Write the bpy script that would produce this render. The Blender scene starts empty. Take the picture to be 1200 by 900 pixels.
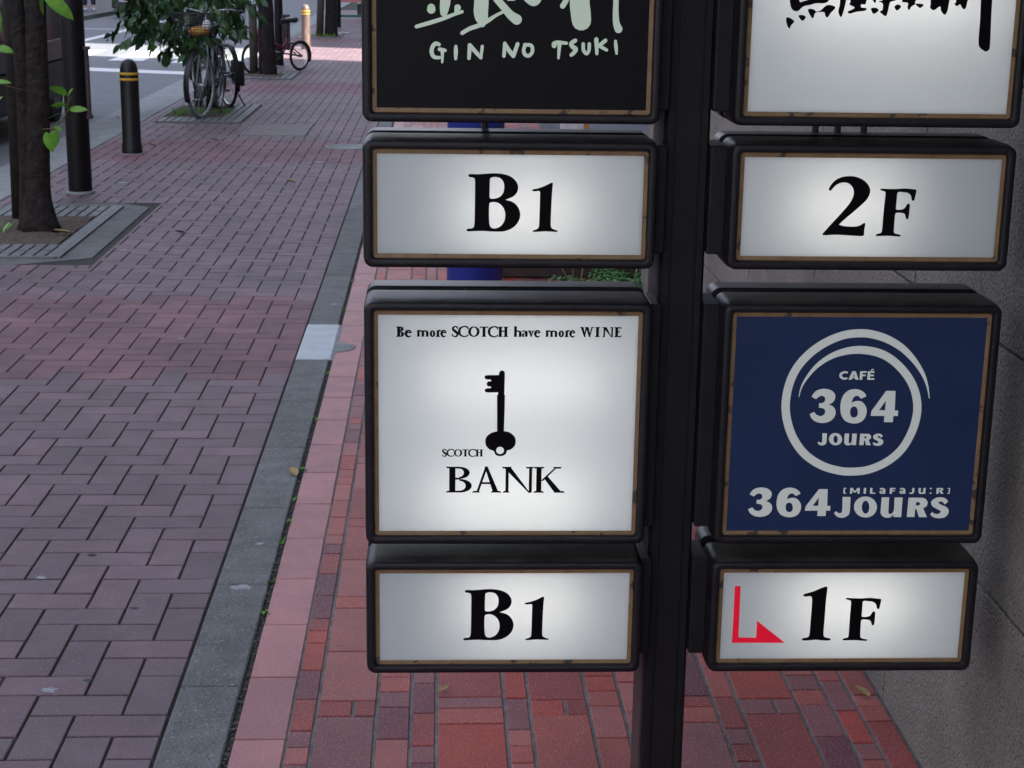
import bpy, bmesh, math, random
from mathutils import Vector, Matrix, Euler
from mathutils.geometry import tessellate_polygon
random.seed(7)
S = bpy.context.scene
COL = S.collection
R_ = math.radians

# ---------------------------------------------------------------- camera
cam_d = bpy.data.cameras.new("camera")
cam = bpy.data.objects.new("camera", cam_d)
COL.objects.link(cam)
S.camera = cam
YAW, PITCH, ROLL = 0.0476, 0.2548, 0.0153
CAM = Vector((0.7751, -3.2849, 1.5981))
cy_, sy_, cp_, sp_ = math.cos(YAW), math.sin(YAW), math.cos(PITCH), math.sin(PITCH)
fwd = Vector((sy_*cp_, cy_*cp_, -sp_))
right0 = Vector((cy_, -sy_, 0))
up0 = right0.cross(fwd)
right = math.cos(ROLL)*right0 + math.sin(ROLL)*up0
upv = -math.sin(ROLL)*right0 + math.cos(ROLL)*up0
m3 = Matrix((right, upv, -fwd)).transposed()
cam.matrix_world = Matrix.Translation(CAM) @ m3.to_4x4()
cam_d.sensor_width = 36
cam_d.lens = 1925.14*36/1200
cam_d.dof.use_dof = True; cam_d.dof.focus_distance = 2.75; cam_d.dof.aperture_fstop = 28
cam_d.clip_start = 0.05
cam_d.clip_end = 1000

# ---------------------------------------------------------------- sky and sun
SUN_EL, SUN_AZ = R_(46), R_(109)          # azimuth clockwise from +Y: light comes from the right, a little behind
w = bpy.data.worlds.new("World"); S.world = w; w.use_nodes = True
nt = w.node_tree; nt.nodes.clear()
sky = nt.nodes.new("ShaderNodeTexSky"); sky.sky_type = 'NISHITA'; sky.sun_disc = False
sky.sun_elevation = SUN_EL; sky.sun_rotation = SUN_AZ
sky.air_density = 1.0; sky.dust_density = 2.2; sky.ozone_density = 1.0
bg = nt.nodes.new("ShaderNodeBackground"); bg.inputs[1].default_value = 0.15
wo = nt.nodes.new("ShaderNodeOutputWorld")
hsv = nt.nodes.new("ShaderNodeHueSaturation"); hsv.inputs['Saturation'].default_value = 0.56
tint = nt.nodes.new("ShaderNodeMix"); tint.data_type = 'RGBA'; tint.blend_type = 'MULTIPLY'; tint.inputs[0].default_value = 1
tint.inputs[7].default_value = (1.0, .955, .985, 1)
nt.links.new(sky.outputs[0], hsv.inputs['Color']); nt.links.new(hsv.outputs[0], tint.inputs[6]); nt.links.new(tint.outputs[2], bg.inputs[0]); nt.links.new(bg.outputs[0], wo.inputs[0])
sd = bpy.data.lights.new("sun", 'SUN'); sd.energy = 5.0; sd.angle = R_(0.5); sd.color = (1.0, 0.93, 0.84)
sun = bpy.data.objects.new("sun", sd); COL.objects.link(sun)
sdir = Vector((math.sin(SUN_AZ)*math.cos(SUN_EL), math.cos(SUN_AZ)*math.cos(SUN_EL), math.sin(SUN_EL)))
sun.rotation_euler = sdir.to_track_quat('Z', 'Y').to_euler()
S.view_settings.view_transform = 'Standard'
S.view_settings.look = 'None'
S.view_settings.gamma = 1
S.view_settings.use_curve_mapping = False
S.view_settings.exposure = 2.08
S.cycles.max_bounces = 6
S.cycles.diffuse_bounces = 3
S.cycles.glossy_bounces = 3
S.cycles.sample_clamp_indirect = 4

# ---------------------------------------------------------------- helpers
def newobj(name, mesh, parent=None):
    o = bpy.data.objects.new(name, mesh)
    COL.objects.link(o)
    if parent: o.parent = parent
    return o

def tag(o, label=None, cat=None, group=None, kind=None):
    if label: o['label'] = label
    if cat: o['category'] = cat
    if group: o['group'] = group
    if kind: o['kind'] = kind
    return o

def empty(name, loc=(0, 0, 0), rz=0, parent=None, rot=None):
    o = bpy.data.objects.new(name, None); COL.objects.link(o)
    o.location = loc; o.rotation_euler = rot if rot else (0, 0, rz)
    o.empty_display_size = 0.1
    if parent: o.parent = parent
    return o

def link_tree(root, loc=None, rz=None):
    c = root.copy(); COL.objects.link(c)
    if loc is not None: c.location = loc
    if rz is not None: c.rotation_euler = (0, 0, rz)
    for ch in list(root.children):
        d = ch.copy(); COL.objects.link(d); d.parent = c
        for g in list(ch.children):
            e = g.copy(); COL.objects.link(e); e.parent = d
    return c

class MB:
    def __init__(s): s.v = []; s.f = []; s.m = []; s.sm = []
    def add(s, vs, fs, mi=0, smooth=False):
        o = len(s.v); s.v += [tuple(q) for q in vs]
        for f in fs:
            s.f.append(tuple(i+o for i in f)); s.m.append(mi); s.sm.append(smooth)
    def box(s, x0, x1, y0, y1, z0, z1, mi=0, M=None):
        vs = [Vector(q) for q in ((x0,y0,z0),(x1,y0,z0),(x1,y1,z0),(x0,y1,z0),(x0,y0,z1),(x1,y0,z1),(x1,y1,z1),(x0,y1,z1))]
        if M is not None: vs = [M @ q for q in vs]
        s.add(vs, [(0,3,2,1),(4,5,6,7),(0,1,5,4),(1,2,6,5),(2,3,7,6),(3,0,4,7)], mi)
    def cbox(s, x0, x1, y0, y1, z0, z1, b=.01, mi=0):      # box with a bevel
        bm = bmesh.new(); bmesh.ops.create_cube(bm, size=1)
        for q in bm.verts: q.co = Vector(((x0+x1)/2+q.co.x*(x1-x0), (y0+y1)/2+q.co.y*(y1-y0), (z0+z1)/2+q.co.z*(z1-z0)))
        bmesh.ops.bevel(bm, geom=bm.edges[:], offset=b, segments=2, profile=.5, affect='EDGES')
        bm.verts.index_update()
        s.add([q.co.copy() for q in bm.verts], [tuple(q.index for q in f.verts) for f in bm.faces], mi, False); bm.free()
    def loops(s, L, mi=0, smooth=False, closed=True, cap0=False, cap1=False, ring=False):
        o = len(s.v); n = len(L[0])
        for l in L: s.v += [tuple(q) for q in l]
        k = len(L)
        for i in range(k if ring else k-1):
            a = o+i*n; b = o+((i+1) % k)*n
            for j in range(n if closed else n-1):
                j2 = (j+1) % n
                s.f.append((a+j, a+j2, b+j2, b+j)); s.m.append(mi); s.sm.append(smooth)
        if cap0: s.f.append(tuple(o+j for j in reversed(range(n)))); s.m.append(mi); s.sm.append(False)
        if cap1: s.f.append(tuple(o+(k-1)*n+j for j in range(n))); s.m.append(mi); s.sm.append(False)
    def tube(s, pts, rad, n=8, mi=0, closed=False, caps=True, smooth=True):
        pts = [Vector(q) for q in pts]
        if not isinstance(rad, (list, tuple)): rad = [rad]*len(pts)
        L = []; N = len(pts); prev = None
        for i, q in enumerate(pts):
            if closed: t = pts[(i+1) % N]-pts[i-1]
            else: t = pts[min(i+1, N-1)]-pts[max(i-1, 0)]
            t.normalize()
            a = prev if prev is not None else (Vector((0,0,1)) if abs(t.z) < .9 else Vector((1,0,0)))
            u = t.cross(a)
            if u.length < 1e-5: u = t.cross(Vector((.3,1,.2)))
            u.normalize(); v_ = u.cross(t); prev = v_
            # keep frame
            L.append([q+rad[i]*(math.cos(2*math.pi*j/n)*u+math.sin(2*math.pi*j/n)*v_) for j in range(n)])
            prev = v_
        s.loops(L, mi, smooth, True, caps and not closed, caps and not closed, ring=closed)
    def lathe(s, prof, n=20, mi=0, c=(0,0,0), smooth=True):
        L = [[(c[0]+r*math.cos(2*math.pi*j/n), c[1]+r*math.sin(2*math.pi*j/n), c[2]+z) for j in range(n)] for r, z in prof]
        s.loops(L, mi, smooth, True, False, True)
    def build(s, name, mats, parent=None, M=None):
        me = bpy.data.meshes.new(name); me.from_pydata(s.v, [], s.f)
        if not isinstance(mats, (list, tuple)): mats = [mats]
        for q in mats: me.materials.append(q)
        me.polygons.foreach_set('material_index', s.m)
        me.polygons.foreach_set('use_smooth', s.sm)
        me.update()
        bm = bmesh.new(); bm.from_mesh(me); bmesh.ops.recalc_face_normals(bm, faces=bm.faces[:]); bm.to_mesh(me); bm.free()
        return newobj(name, me, parent)

# ---------------------------------------------------------------- materials
def mat(name, col=(.5,.5,.5), rough=.6, metal=0, noise=None, col2=None, bump=0, bscale=50, spec=.5, coat=0, rnd=0, detail=6, dirt=0):
    """noise = scale of the colour mottling between col and col2; rnd = per-object brightness spread"""
    m = bpy.data.materials.new(name); m.use_nodes = True
    n = m.node_tree.nodes; l = m.node_tree.links; b = n['Principled BSDF']
    b.inputs['Base Color'].default_value = (*col, 1); b.inputs['Roughness'].default_value = rough
    b.inputs['Metallic'].default_value = metal
    b.inputs['Specular IOR Level'].default_value = spec
    b.inputs['Coat Weight'].default_value = coat
    tc = n.new('ShaderNodeNewGeometry')
    last = None
    if noise:
        tx = n.new('ShaderNodeTexNoise'); tx.inputs['Scale'].default_value = noise; tx.inputs['Detail'].default_value = detail
        l.new(tc.outputs['Position'], tx.inputs['Vector'])
        rp = n.new('ShaderNodeMapRange'); rp.inputs[1].default_value = .35; rp.inputs[2].default_value = .65
        l.new(tx.outputs[0], rp.inputs[0])
        mx = n.new('ShaderNodeMix'); mx.data_type = 'RGBA'
        mx.inputs[6].default_value = (*col, 1); mx.inputs[7].default_value = (*(col2 or tuple(q*.6 for q in col)), 1)
        l.new(rp.outputs[0], mx.inputs[0]); last = mx.outputs[2]
    if rnd:
        oi = n.new('ShaderNodeObjectInfo')
        mr = n.new('ShaderNodeMapRange'); mr.inputs[3].default_value = 1-rnd; mr.inputs[4].default_value = 1+rnd
        l.new(oi.outputs['Random'], mr.inputs[0])
        vm = n.new('ShaderNodeVectorMath'); vm.operation = 'SCALE'
        if last: l.new(last, vm.inputs[0])
        else: vm.inputs[0].default_value = col
        l.new(mr.outputs[0], vm.inputs['Scale']); last = vm.outputs[0]
    if dirt:                                     # broad blotches of soiling across neighbouring pieces
        t3 = n.new('ShaderNodeTexNoise'); t3.inputs['Scale'].default_value = 1.7; t3.inputs['Detail'].default_value = 9; t3.inputs['Roughness'].default_value = .65
        l.new(tc.outputs['Position'], t3.inputs['Vector'])
        r3 = n.new('ShaderNodeMapRange'); r3.inputs[1].default_value = .3; r3.inputs[2].default_value = .7; r3.inputs[3].default_value = 1-dirt; r3.inputs[4].default_value = 1+dirt*.45
        l.new(t3.outputs[0], r3.inputs[0])
        v3 = n.new('ShaderNodeVectorMath'); v3.operation = 'SCALE'
        if last: l.new(last, v3.inputs[0])
        else: v3.inputs[0].default_value = col
        l.new(r3.outputs[0], v3.inputs['Scale']); last = v3.outputs[0]
    if last: l.new(last, b.inputs['Base Color'])
    if bump:
        t2 = n.new('ShaderNodeTexNoise'); t2.inputs['Scale'].default_value = bscale; t2.inputs['Detail'].default_value = 5
        l.new(tc.outputs['Position'], t2.inputs['Vector'])
        bp = n.new('ShaderNodeBump'); bp.inputs['Strength'].default_value = bump; bp.inputs['Distance'].default_value = .01
        l.new(t2.outputs[0], bp.inputs['Height']); l.new(bp.outputs[0], b.inputs['Normal'])
    return m

def speckle(m, scale, thr, col, amount=1.0):
    """adds sharp specks of another colour to a material"""
    n = m.node_tree.nodes; l = m.node_tree.links; b = n['Principled BSDF']
    g = n.new('ShaderNodeNewGeometry'); t = n.new('ShaderNodeTexNoise'); t.inputs['Scale'].default_value = scale; t.inputs['Detail'].default_value = 3
    l.new(g.outputs['Position'], t.inputs['Vector'])
    r = n.new('ShaderNodeMapRange'); r.inputs[1].default_value = thr; r.inputs[2].default_value = thr+.05; r.inputs[4].default_value = amount
    l.new(t.outputs[0], r.inputs[0])
    mx = n.new('ShaderNodeMix'); mx.data_type = 'RGBA'; mx.inputs[7].default_value = (*col, 1)
    src = b.inputs['Base Color']
    if src.is_linked: l.new(src.links[0].from_socket, mx.inputs[6])
    else: mx.inputs[6].default_value = src.default_value
    l.new(r.outputs[0], mx.inputs[0]); l.new(mx.outputs[2], src)
    return m

def emis(name, col, st, base=None):
    m = bpy.data.materials.new(name); m.use_nodes = True
    b = m.node_tree.nodes['Principled BSDF']
    b.inputs['Base Color'].default_value = (*(base or col), 1)
    b.inputs['Emission Color'].default_value = (*col, 1); b.inputs['Emission Strength'].default_value = st
    b.inputs['Roughness'].default_value = .35
    return m

def panel_mat(name, col, trans):
    m = bpy.data.materials.new(name); m.use_nodes = True
    n = m.node_tree.nodes; l = m.node_tree.links; n.clear()
    o = n.new('ShaderNodeOutputMaterial'); p = n.new('ShaderNodeBsdfPrincipled')
    p.inputs['Base Color'].default_value = (*col, 1); p.inputs['Roughness'].default_value = .3
    g = n.new('ShaderNodeNewGeometry'); tx = n.new('ShaderNodeTexNoise'); tx.inputs['Scale'].default_value = 14; tx.inputs['Detail'].default_value = 6
    l.new(g.outputs['Position'], tx.inputs['Vector'])
    mx = n.new('ShaderNodeMix'); mx.data_type = 'RGBA'; mx.inputs[6].default_value = (*col, 1); mx.inputs[7].default_value = (*[q*.93 for q in col], 1)
    l.new(tx.outputs[0], mx.inputs[0]); l.new(mx.outputs[2], p.inputs['Base Color'])
    t = n.new('ShaderNodeBsdfTranslucent'); t.inputs[0].default_value = (.93, .945, .945, 1)
    x = n.new('ShaderNodeMixShader'); x.inputs[0].default_value = trans
    l.new(p.outputs[0], x.inputs[1]); l.new(t.outputs[0], x.inputs[2]); l.new(x.outputs[0], o.inputs[0])
    return m

M_BRICK = [mat('paver_mauve_%d' % i, c, .62, noise=9, col2=tuple(q*.82 for q in c), bump=.35, bscale=260, rnd=.15, dirt=.35)
           for i, c in enumerate([(.166,.108,.127), (.182,.115,.135), (.150,.101,.119)])]
M_RED = [mat('paver_rose_%d' % i, c, .75, noise=9, col2=tuple(q*.85 for q in c), bump=.35, bscale=260, rnd=.15, dirt=.35)
         for i, c in enumerate([(.215,.113,.132), (.23,.12,.138), (.20,.108,.127)])]
for q in M_BRICK+M_RED: speckle(speckle(q, 190, .63, (.36,.31,.34), .55), 230, .62, (.07,.05,.06), .5)
M_TILE = [mat('tile_%s' % nm, c, .44, spec=.38, noise=16, col2=c2, bump=.5, bscale=330, rnd=.14, dirt=.3) for nm, c, c2 in [
    ('salmon', (.40,.08,.06), (.34,.07,.055)), ('brick_red', (.44,.05,.028), (.36,.045,.028)), ('mauve', (.26,.08,.085), (.22,.07,.075)),
    ('plum', (.175,.035,.05), (.14,.03,.042)), ('dull_red', (.30,.04,.032), (.24,.038,.032)), ('pink', (.41,.11,.09), (.35,.10,.09))]]
for q in M_TILE: speckle(speckle(q, 200, .60, (.55,.33,.31), .55), 160, .64, (.12,.03,.035), .45)
M_BORDER = mat('border_tile_salmon', (.45,.185,.178), .48, spec=.4, dirt=.3, noise=7, col2=(.35,.15,.15), bump=.3, bscale=200, rnd=.14)
speckle(speckle(M_BORDER, 150, .64, (.25,.10,.10), .6), 190, .63, (.62,.36,.34), .5)
M_GROUT = mat('grey_grout', (.21,.205,.20), .9, dirt=.4, noise=30, bump=.5, bscale=200)
M_JOINT = mat('mossy_joint_sand', (.045,.05,.042), .95, noise=30, col2=(.03,.035,.03), bump=.5, bscale=200)
M_KERB = speckle(speckle(mat('green_grey_concrete', (.175,.185,.182), .8, noise=12, col2=(.125,.136,.132), bump=.6, bscale=160, rnd=.12, dirt=.3), 120, .60, (.27,.29,.28), .7), 150, .61, (.05,.06,.055), .75)
M_WHITEST = mat('pale_stone', (.50,.55,.57), .7, noise=14, col2=(.43,.48,.50), bump=.2, bscale=150)
M_CONC = mat('pale_concrete', (.27,.29,.29), .85, noise=8, col2=(.21,.23,.23), bump=.4, bscale=120, rnd=.06)
M_ASPH = speckle(mat('asphalt', (.135,.148,.162), .75, noise=3, col2=(.11,.12,.132), bump=.5, bscale=90), 120, .66, (.15,.16,.17), .5)
M_PAINT = mat('road_paint', (.72,.74,.74), .6, noise=25, col2=(.55,.57,.57), bump=.2)
M_GRAN = speckle(speckle(mat('grey_granite', (.25,.235,.215), .8, noise=3, col2=(.19,.18,.165), bump=.7, bscale=140, rnd=.06, dirt=.3), 210, .56, (.05,.048,.045), .85), 260, .62, (.46,.44,.41), .8)
M_WALL = mat('render_grey', (.30,.29,.28), .85, noise=4, bump=.2)
M_DIRT = mat('dark_soil', (.06,.045,.035), .95, noise=40, col2=(.13,.10,.075), bump=1, bscale=80)
M_BLACK = speckle(mat('black_sign_enamel', (.009,.008,.012), .40, spec=.32, noise=30, col2=(.014,.012,.017), bump=.12, bscale=300), 240, .70, (.15,.14,.13), .8)
def dusty(m, col, amt=.8):
    """settled dust on the faces that look up"""
    n = m.node_tree.nodes; l = m.node_tree.links; b = n['Principled BSDF']
    g = n.new('ShaderNodeNewGeometry'); sx = n.new('ShaderNodeSeparateXYZ'); l.new(g.outputs['True Normal'], sx.inputs[0])
    r = n.new('ShaderNodeMapRange'); r.inputs[1].default_value = .9; r.inputs[2].default_value = .99; l.new(sx.outputs[2], r.inputs[0])
    t = n.new('ShaderNodeTexNoise'); t.inputs['Scale'].default_value = 22; t.inputs['Detail'].default_value = 7; l.new(g.outputs['Position'], t.inputs['Vector'])
    r2 = n.new('ShaderNodeMapRange'); r2.inputs[1].default_value = .3; r2.inputs[2].default_value = .7; r2.inputs[3].default_value = .25*amt; r2.inputs[4].default_value = amt; l.new(t.outputs[0], r2.inputs[0])
    mu = n.new('ShaderNodeMath'); mu.operation = 'MULTIPLY'; l.new(r.outputs[0], mu.inputs[0]); l.new(r2.outputs[0], mu.inputs[1])
    mx = n.new('ShaderNodeMix'); mx.data_type = 'RGBA'; mx.inputs[7].default_value = (*col, 1)
    src = b.inputs['Base Color']
    if src.is_linked: l.new(src.links[0].from_socket, mx.inputs[6])
    else: mx.inputs[6].default_value = src.default_value
    l.new(mu.outputs[0], mx.inputs[0]); l.new(mx.outputs[2], src)
    return m
dusty(M_BLACK, (.085,.078,.066))
M_POST = mat('post_enamel', (.009,.008,.011), .5, noise=20, col2=(.012,.011,.014), bump=.08, bscale=200, spec=.25)
M_TRIM = mat('tan_trim', (.27,.17,.085), .5, noise=60, col2=(.22,.13,.06))
speckle(M_TRIM, 42, .63, (.035,.025,.022), .9)
M_LINER = mat('white_box_liner', (.72,.72,.72), .7)
M_FACE = panel_mat('opal_acrylic', (.42,.505,.58), .42)
M_FBLACK = mat('black_acrylic', (.005,.005,.007), .45, spec=.15)
M_FNAVY = mat('navy_acrylic', (.019,.036,.105), .45, noise=8, col2=(.022,.041,.118), spec=.2)
M_INK = mat('black_vinyl', (.005,.004,.006), .5, spec=.05)
M_REDV = emis('red_vinyl', (.8,.004,.03), .10, (.55,.006,.03))  # faint emission stands in for backlight coming through the vinyl
M_LET = emis('opal_lettering', (.50,.60,.50), .10, (.34,.42,.36))  # letters glow by emission in place of light from inside the box
M_LET2 = emis('opal_lettering_cool', (.62,.68,.66), .07, (.44,.47,.47))  # same stand-in glow for the navy sign, cooler
M_TUBE = emis('fluorescent_tube', (1.0,.955,.88), 1.9)
M_BARK = mat('dark_bark', (.018,.014,.014), .9, spec=.2, noise=18, col2=(.034,.028,.026), bump=2.5, bscale=30)
M_STAKE = mat('weathered_stake', (.08,.068,.058), .85, noise=22, col2=(.07,.058,.05), bump=.6, bscale=70)
M_STAKE2 = mat('dark_stake', (.018,.015,.013), .85, spec=.2, noise=22, col2=(.03,.025,.022), bump=.6, bscale=70)
M_POLE = mat('black_brown_paint', (.008,.007,.009), .5, spec=.25, noise=10, bump=.05)
M_BOLL = mat('bollard_black', (.012,.012,.014), .42, spec=.35, noise=14, bump=.06)
M_BOLL2 = mat('bollard_brown', (.16,.11,.095), .45, noise=14, bump=.06)
M_YEL = mat('yellow_reflective', (.62,.36,.02), .5)
M_RUST = mat('purple_brown_plate', (.07,.045,.052), .6, noise=20)
M_IRON = mat('cast_iron_grate', (.155,.168,.168), .6, noise=25, col2=(.11,.122,.122), bump=.3, bscale=120)
M_LEAF = mat('leaf_dark', (.04,.115,.025), .40, noise=9, col2=(.016,.05,.014))
M_LEAF2 = mat('leaf_bright', (.15,.36,.03), .45, noise=25, col2=(.09,.25,.025))
M_LEAFY = mat('leaf_fallen', (.38,.29,.11), .7, noise=40)
M_LEAFB = mat('leaf_brown', (.24,.15,.08), .75, noise=40)
M_LEAFG = mat('leaf_fallen_green', (.08,.20,.10), .6, noise=40)
M_FERN = mat('fern_green', (.055,.20,.03), .5, noise=14, col2=(.03,.11,.02))
M_STRAW = mat('dry_grass_blade', (.42,.36,.2), .6)
M_BLUE = mat('blue_plastic', (.012,.028,.24), .38, noise=8, col2=(.015,.035,.28))
M_PLANTER = mat('dark_wood_planter', (.055,.038,.035), .7, noise=20, bump=.3)
M_TYREG = mat('grey_sidewall', (.17,.18,.18), .7)
M_TYRE = mat('rubber', (.012,.012,.013), .8)
M_CHROME = mat('chrome', (.62,.66,.68), .25, metal=.9)
M_SILVER = mat('silver_paint', (.42,.48,.52), .35, metal=.4)
M_BIKEB = mat('black_bike_paint', (.012,.012,.015), .35)
M_BIKER = mat('red_bike_paint', (.14,.008,.02), .35)
M_SADDLE = mat('saddle_vinyl', (.015,.015,.016), .45)
M_BAGY = mat('yellow_bag', (.55,.38,.03), .6, noise=12, col2=(.5,.06,.03))
M_BAGW = mat('white_bag', (.7,.7,.74), .6, noise=8)
M_VANB = mat('van_black', (.008,.008,.009), .5)
M_VANG = mat('van_grey_band', (.055,.065,.06), .4, noise=8)
M_GLASS = mat('tinted_glass', (.05,.055,.055), .06, spec=.8)
M_REFL = mat('reflection_beige', (.35,.25,.2), .8)
M_SKIN = mat('skin', (.55,.36,.27), .55)
M_TROU = mat('navy_trousers', (.012,.013,.03), .8)
M_SHIRT = mat('pale_shirt', (.5,.55,.62), .8)
M_SHOE = mat('pale_shoe', (.5,.55,.6), .5)
M_HAIR = mat('black_hair', (.01,.01,.012), .6)
M_GREEN = mat('green_frame', (.01,.12,.07), .5)
M_PINKP = mat('pink_print', (.5,.2,.2), .6)
M_LIMEP = mat('lime_print', (.5,.62,.35), .6)
M_CREAM = mat('cream_print', (.6,.62,.6), .6)
M_PIPE = mat('conduit_grey', (.07,.07,.075), .5)
M_GUM = mat('old_gum', (.34,.38,.40), .8, noise=60)
M_GUMD = mat('dark_spot', (.03,.05,.055), .8)
M_ORANGE = mat('orange_edge', (.45,.2,.05), .6)
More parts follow.
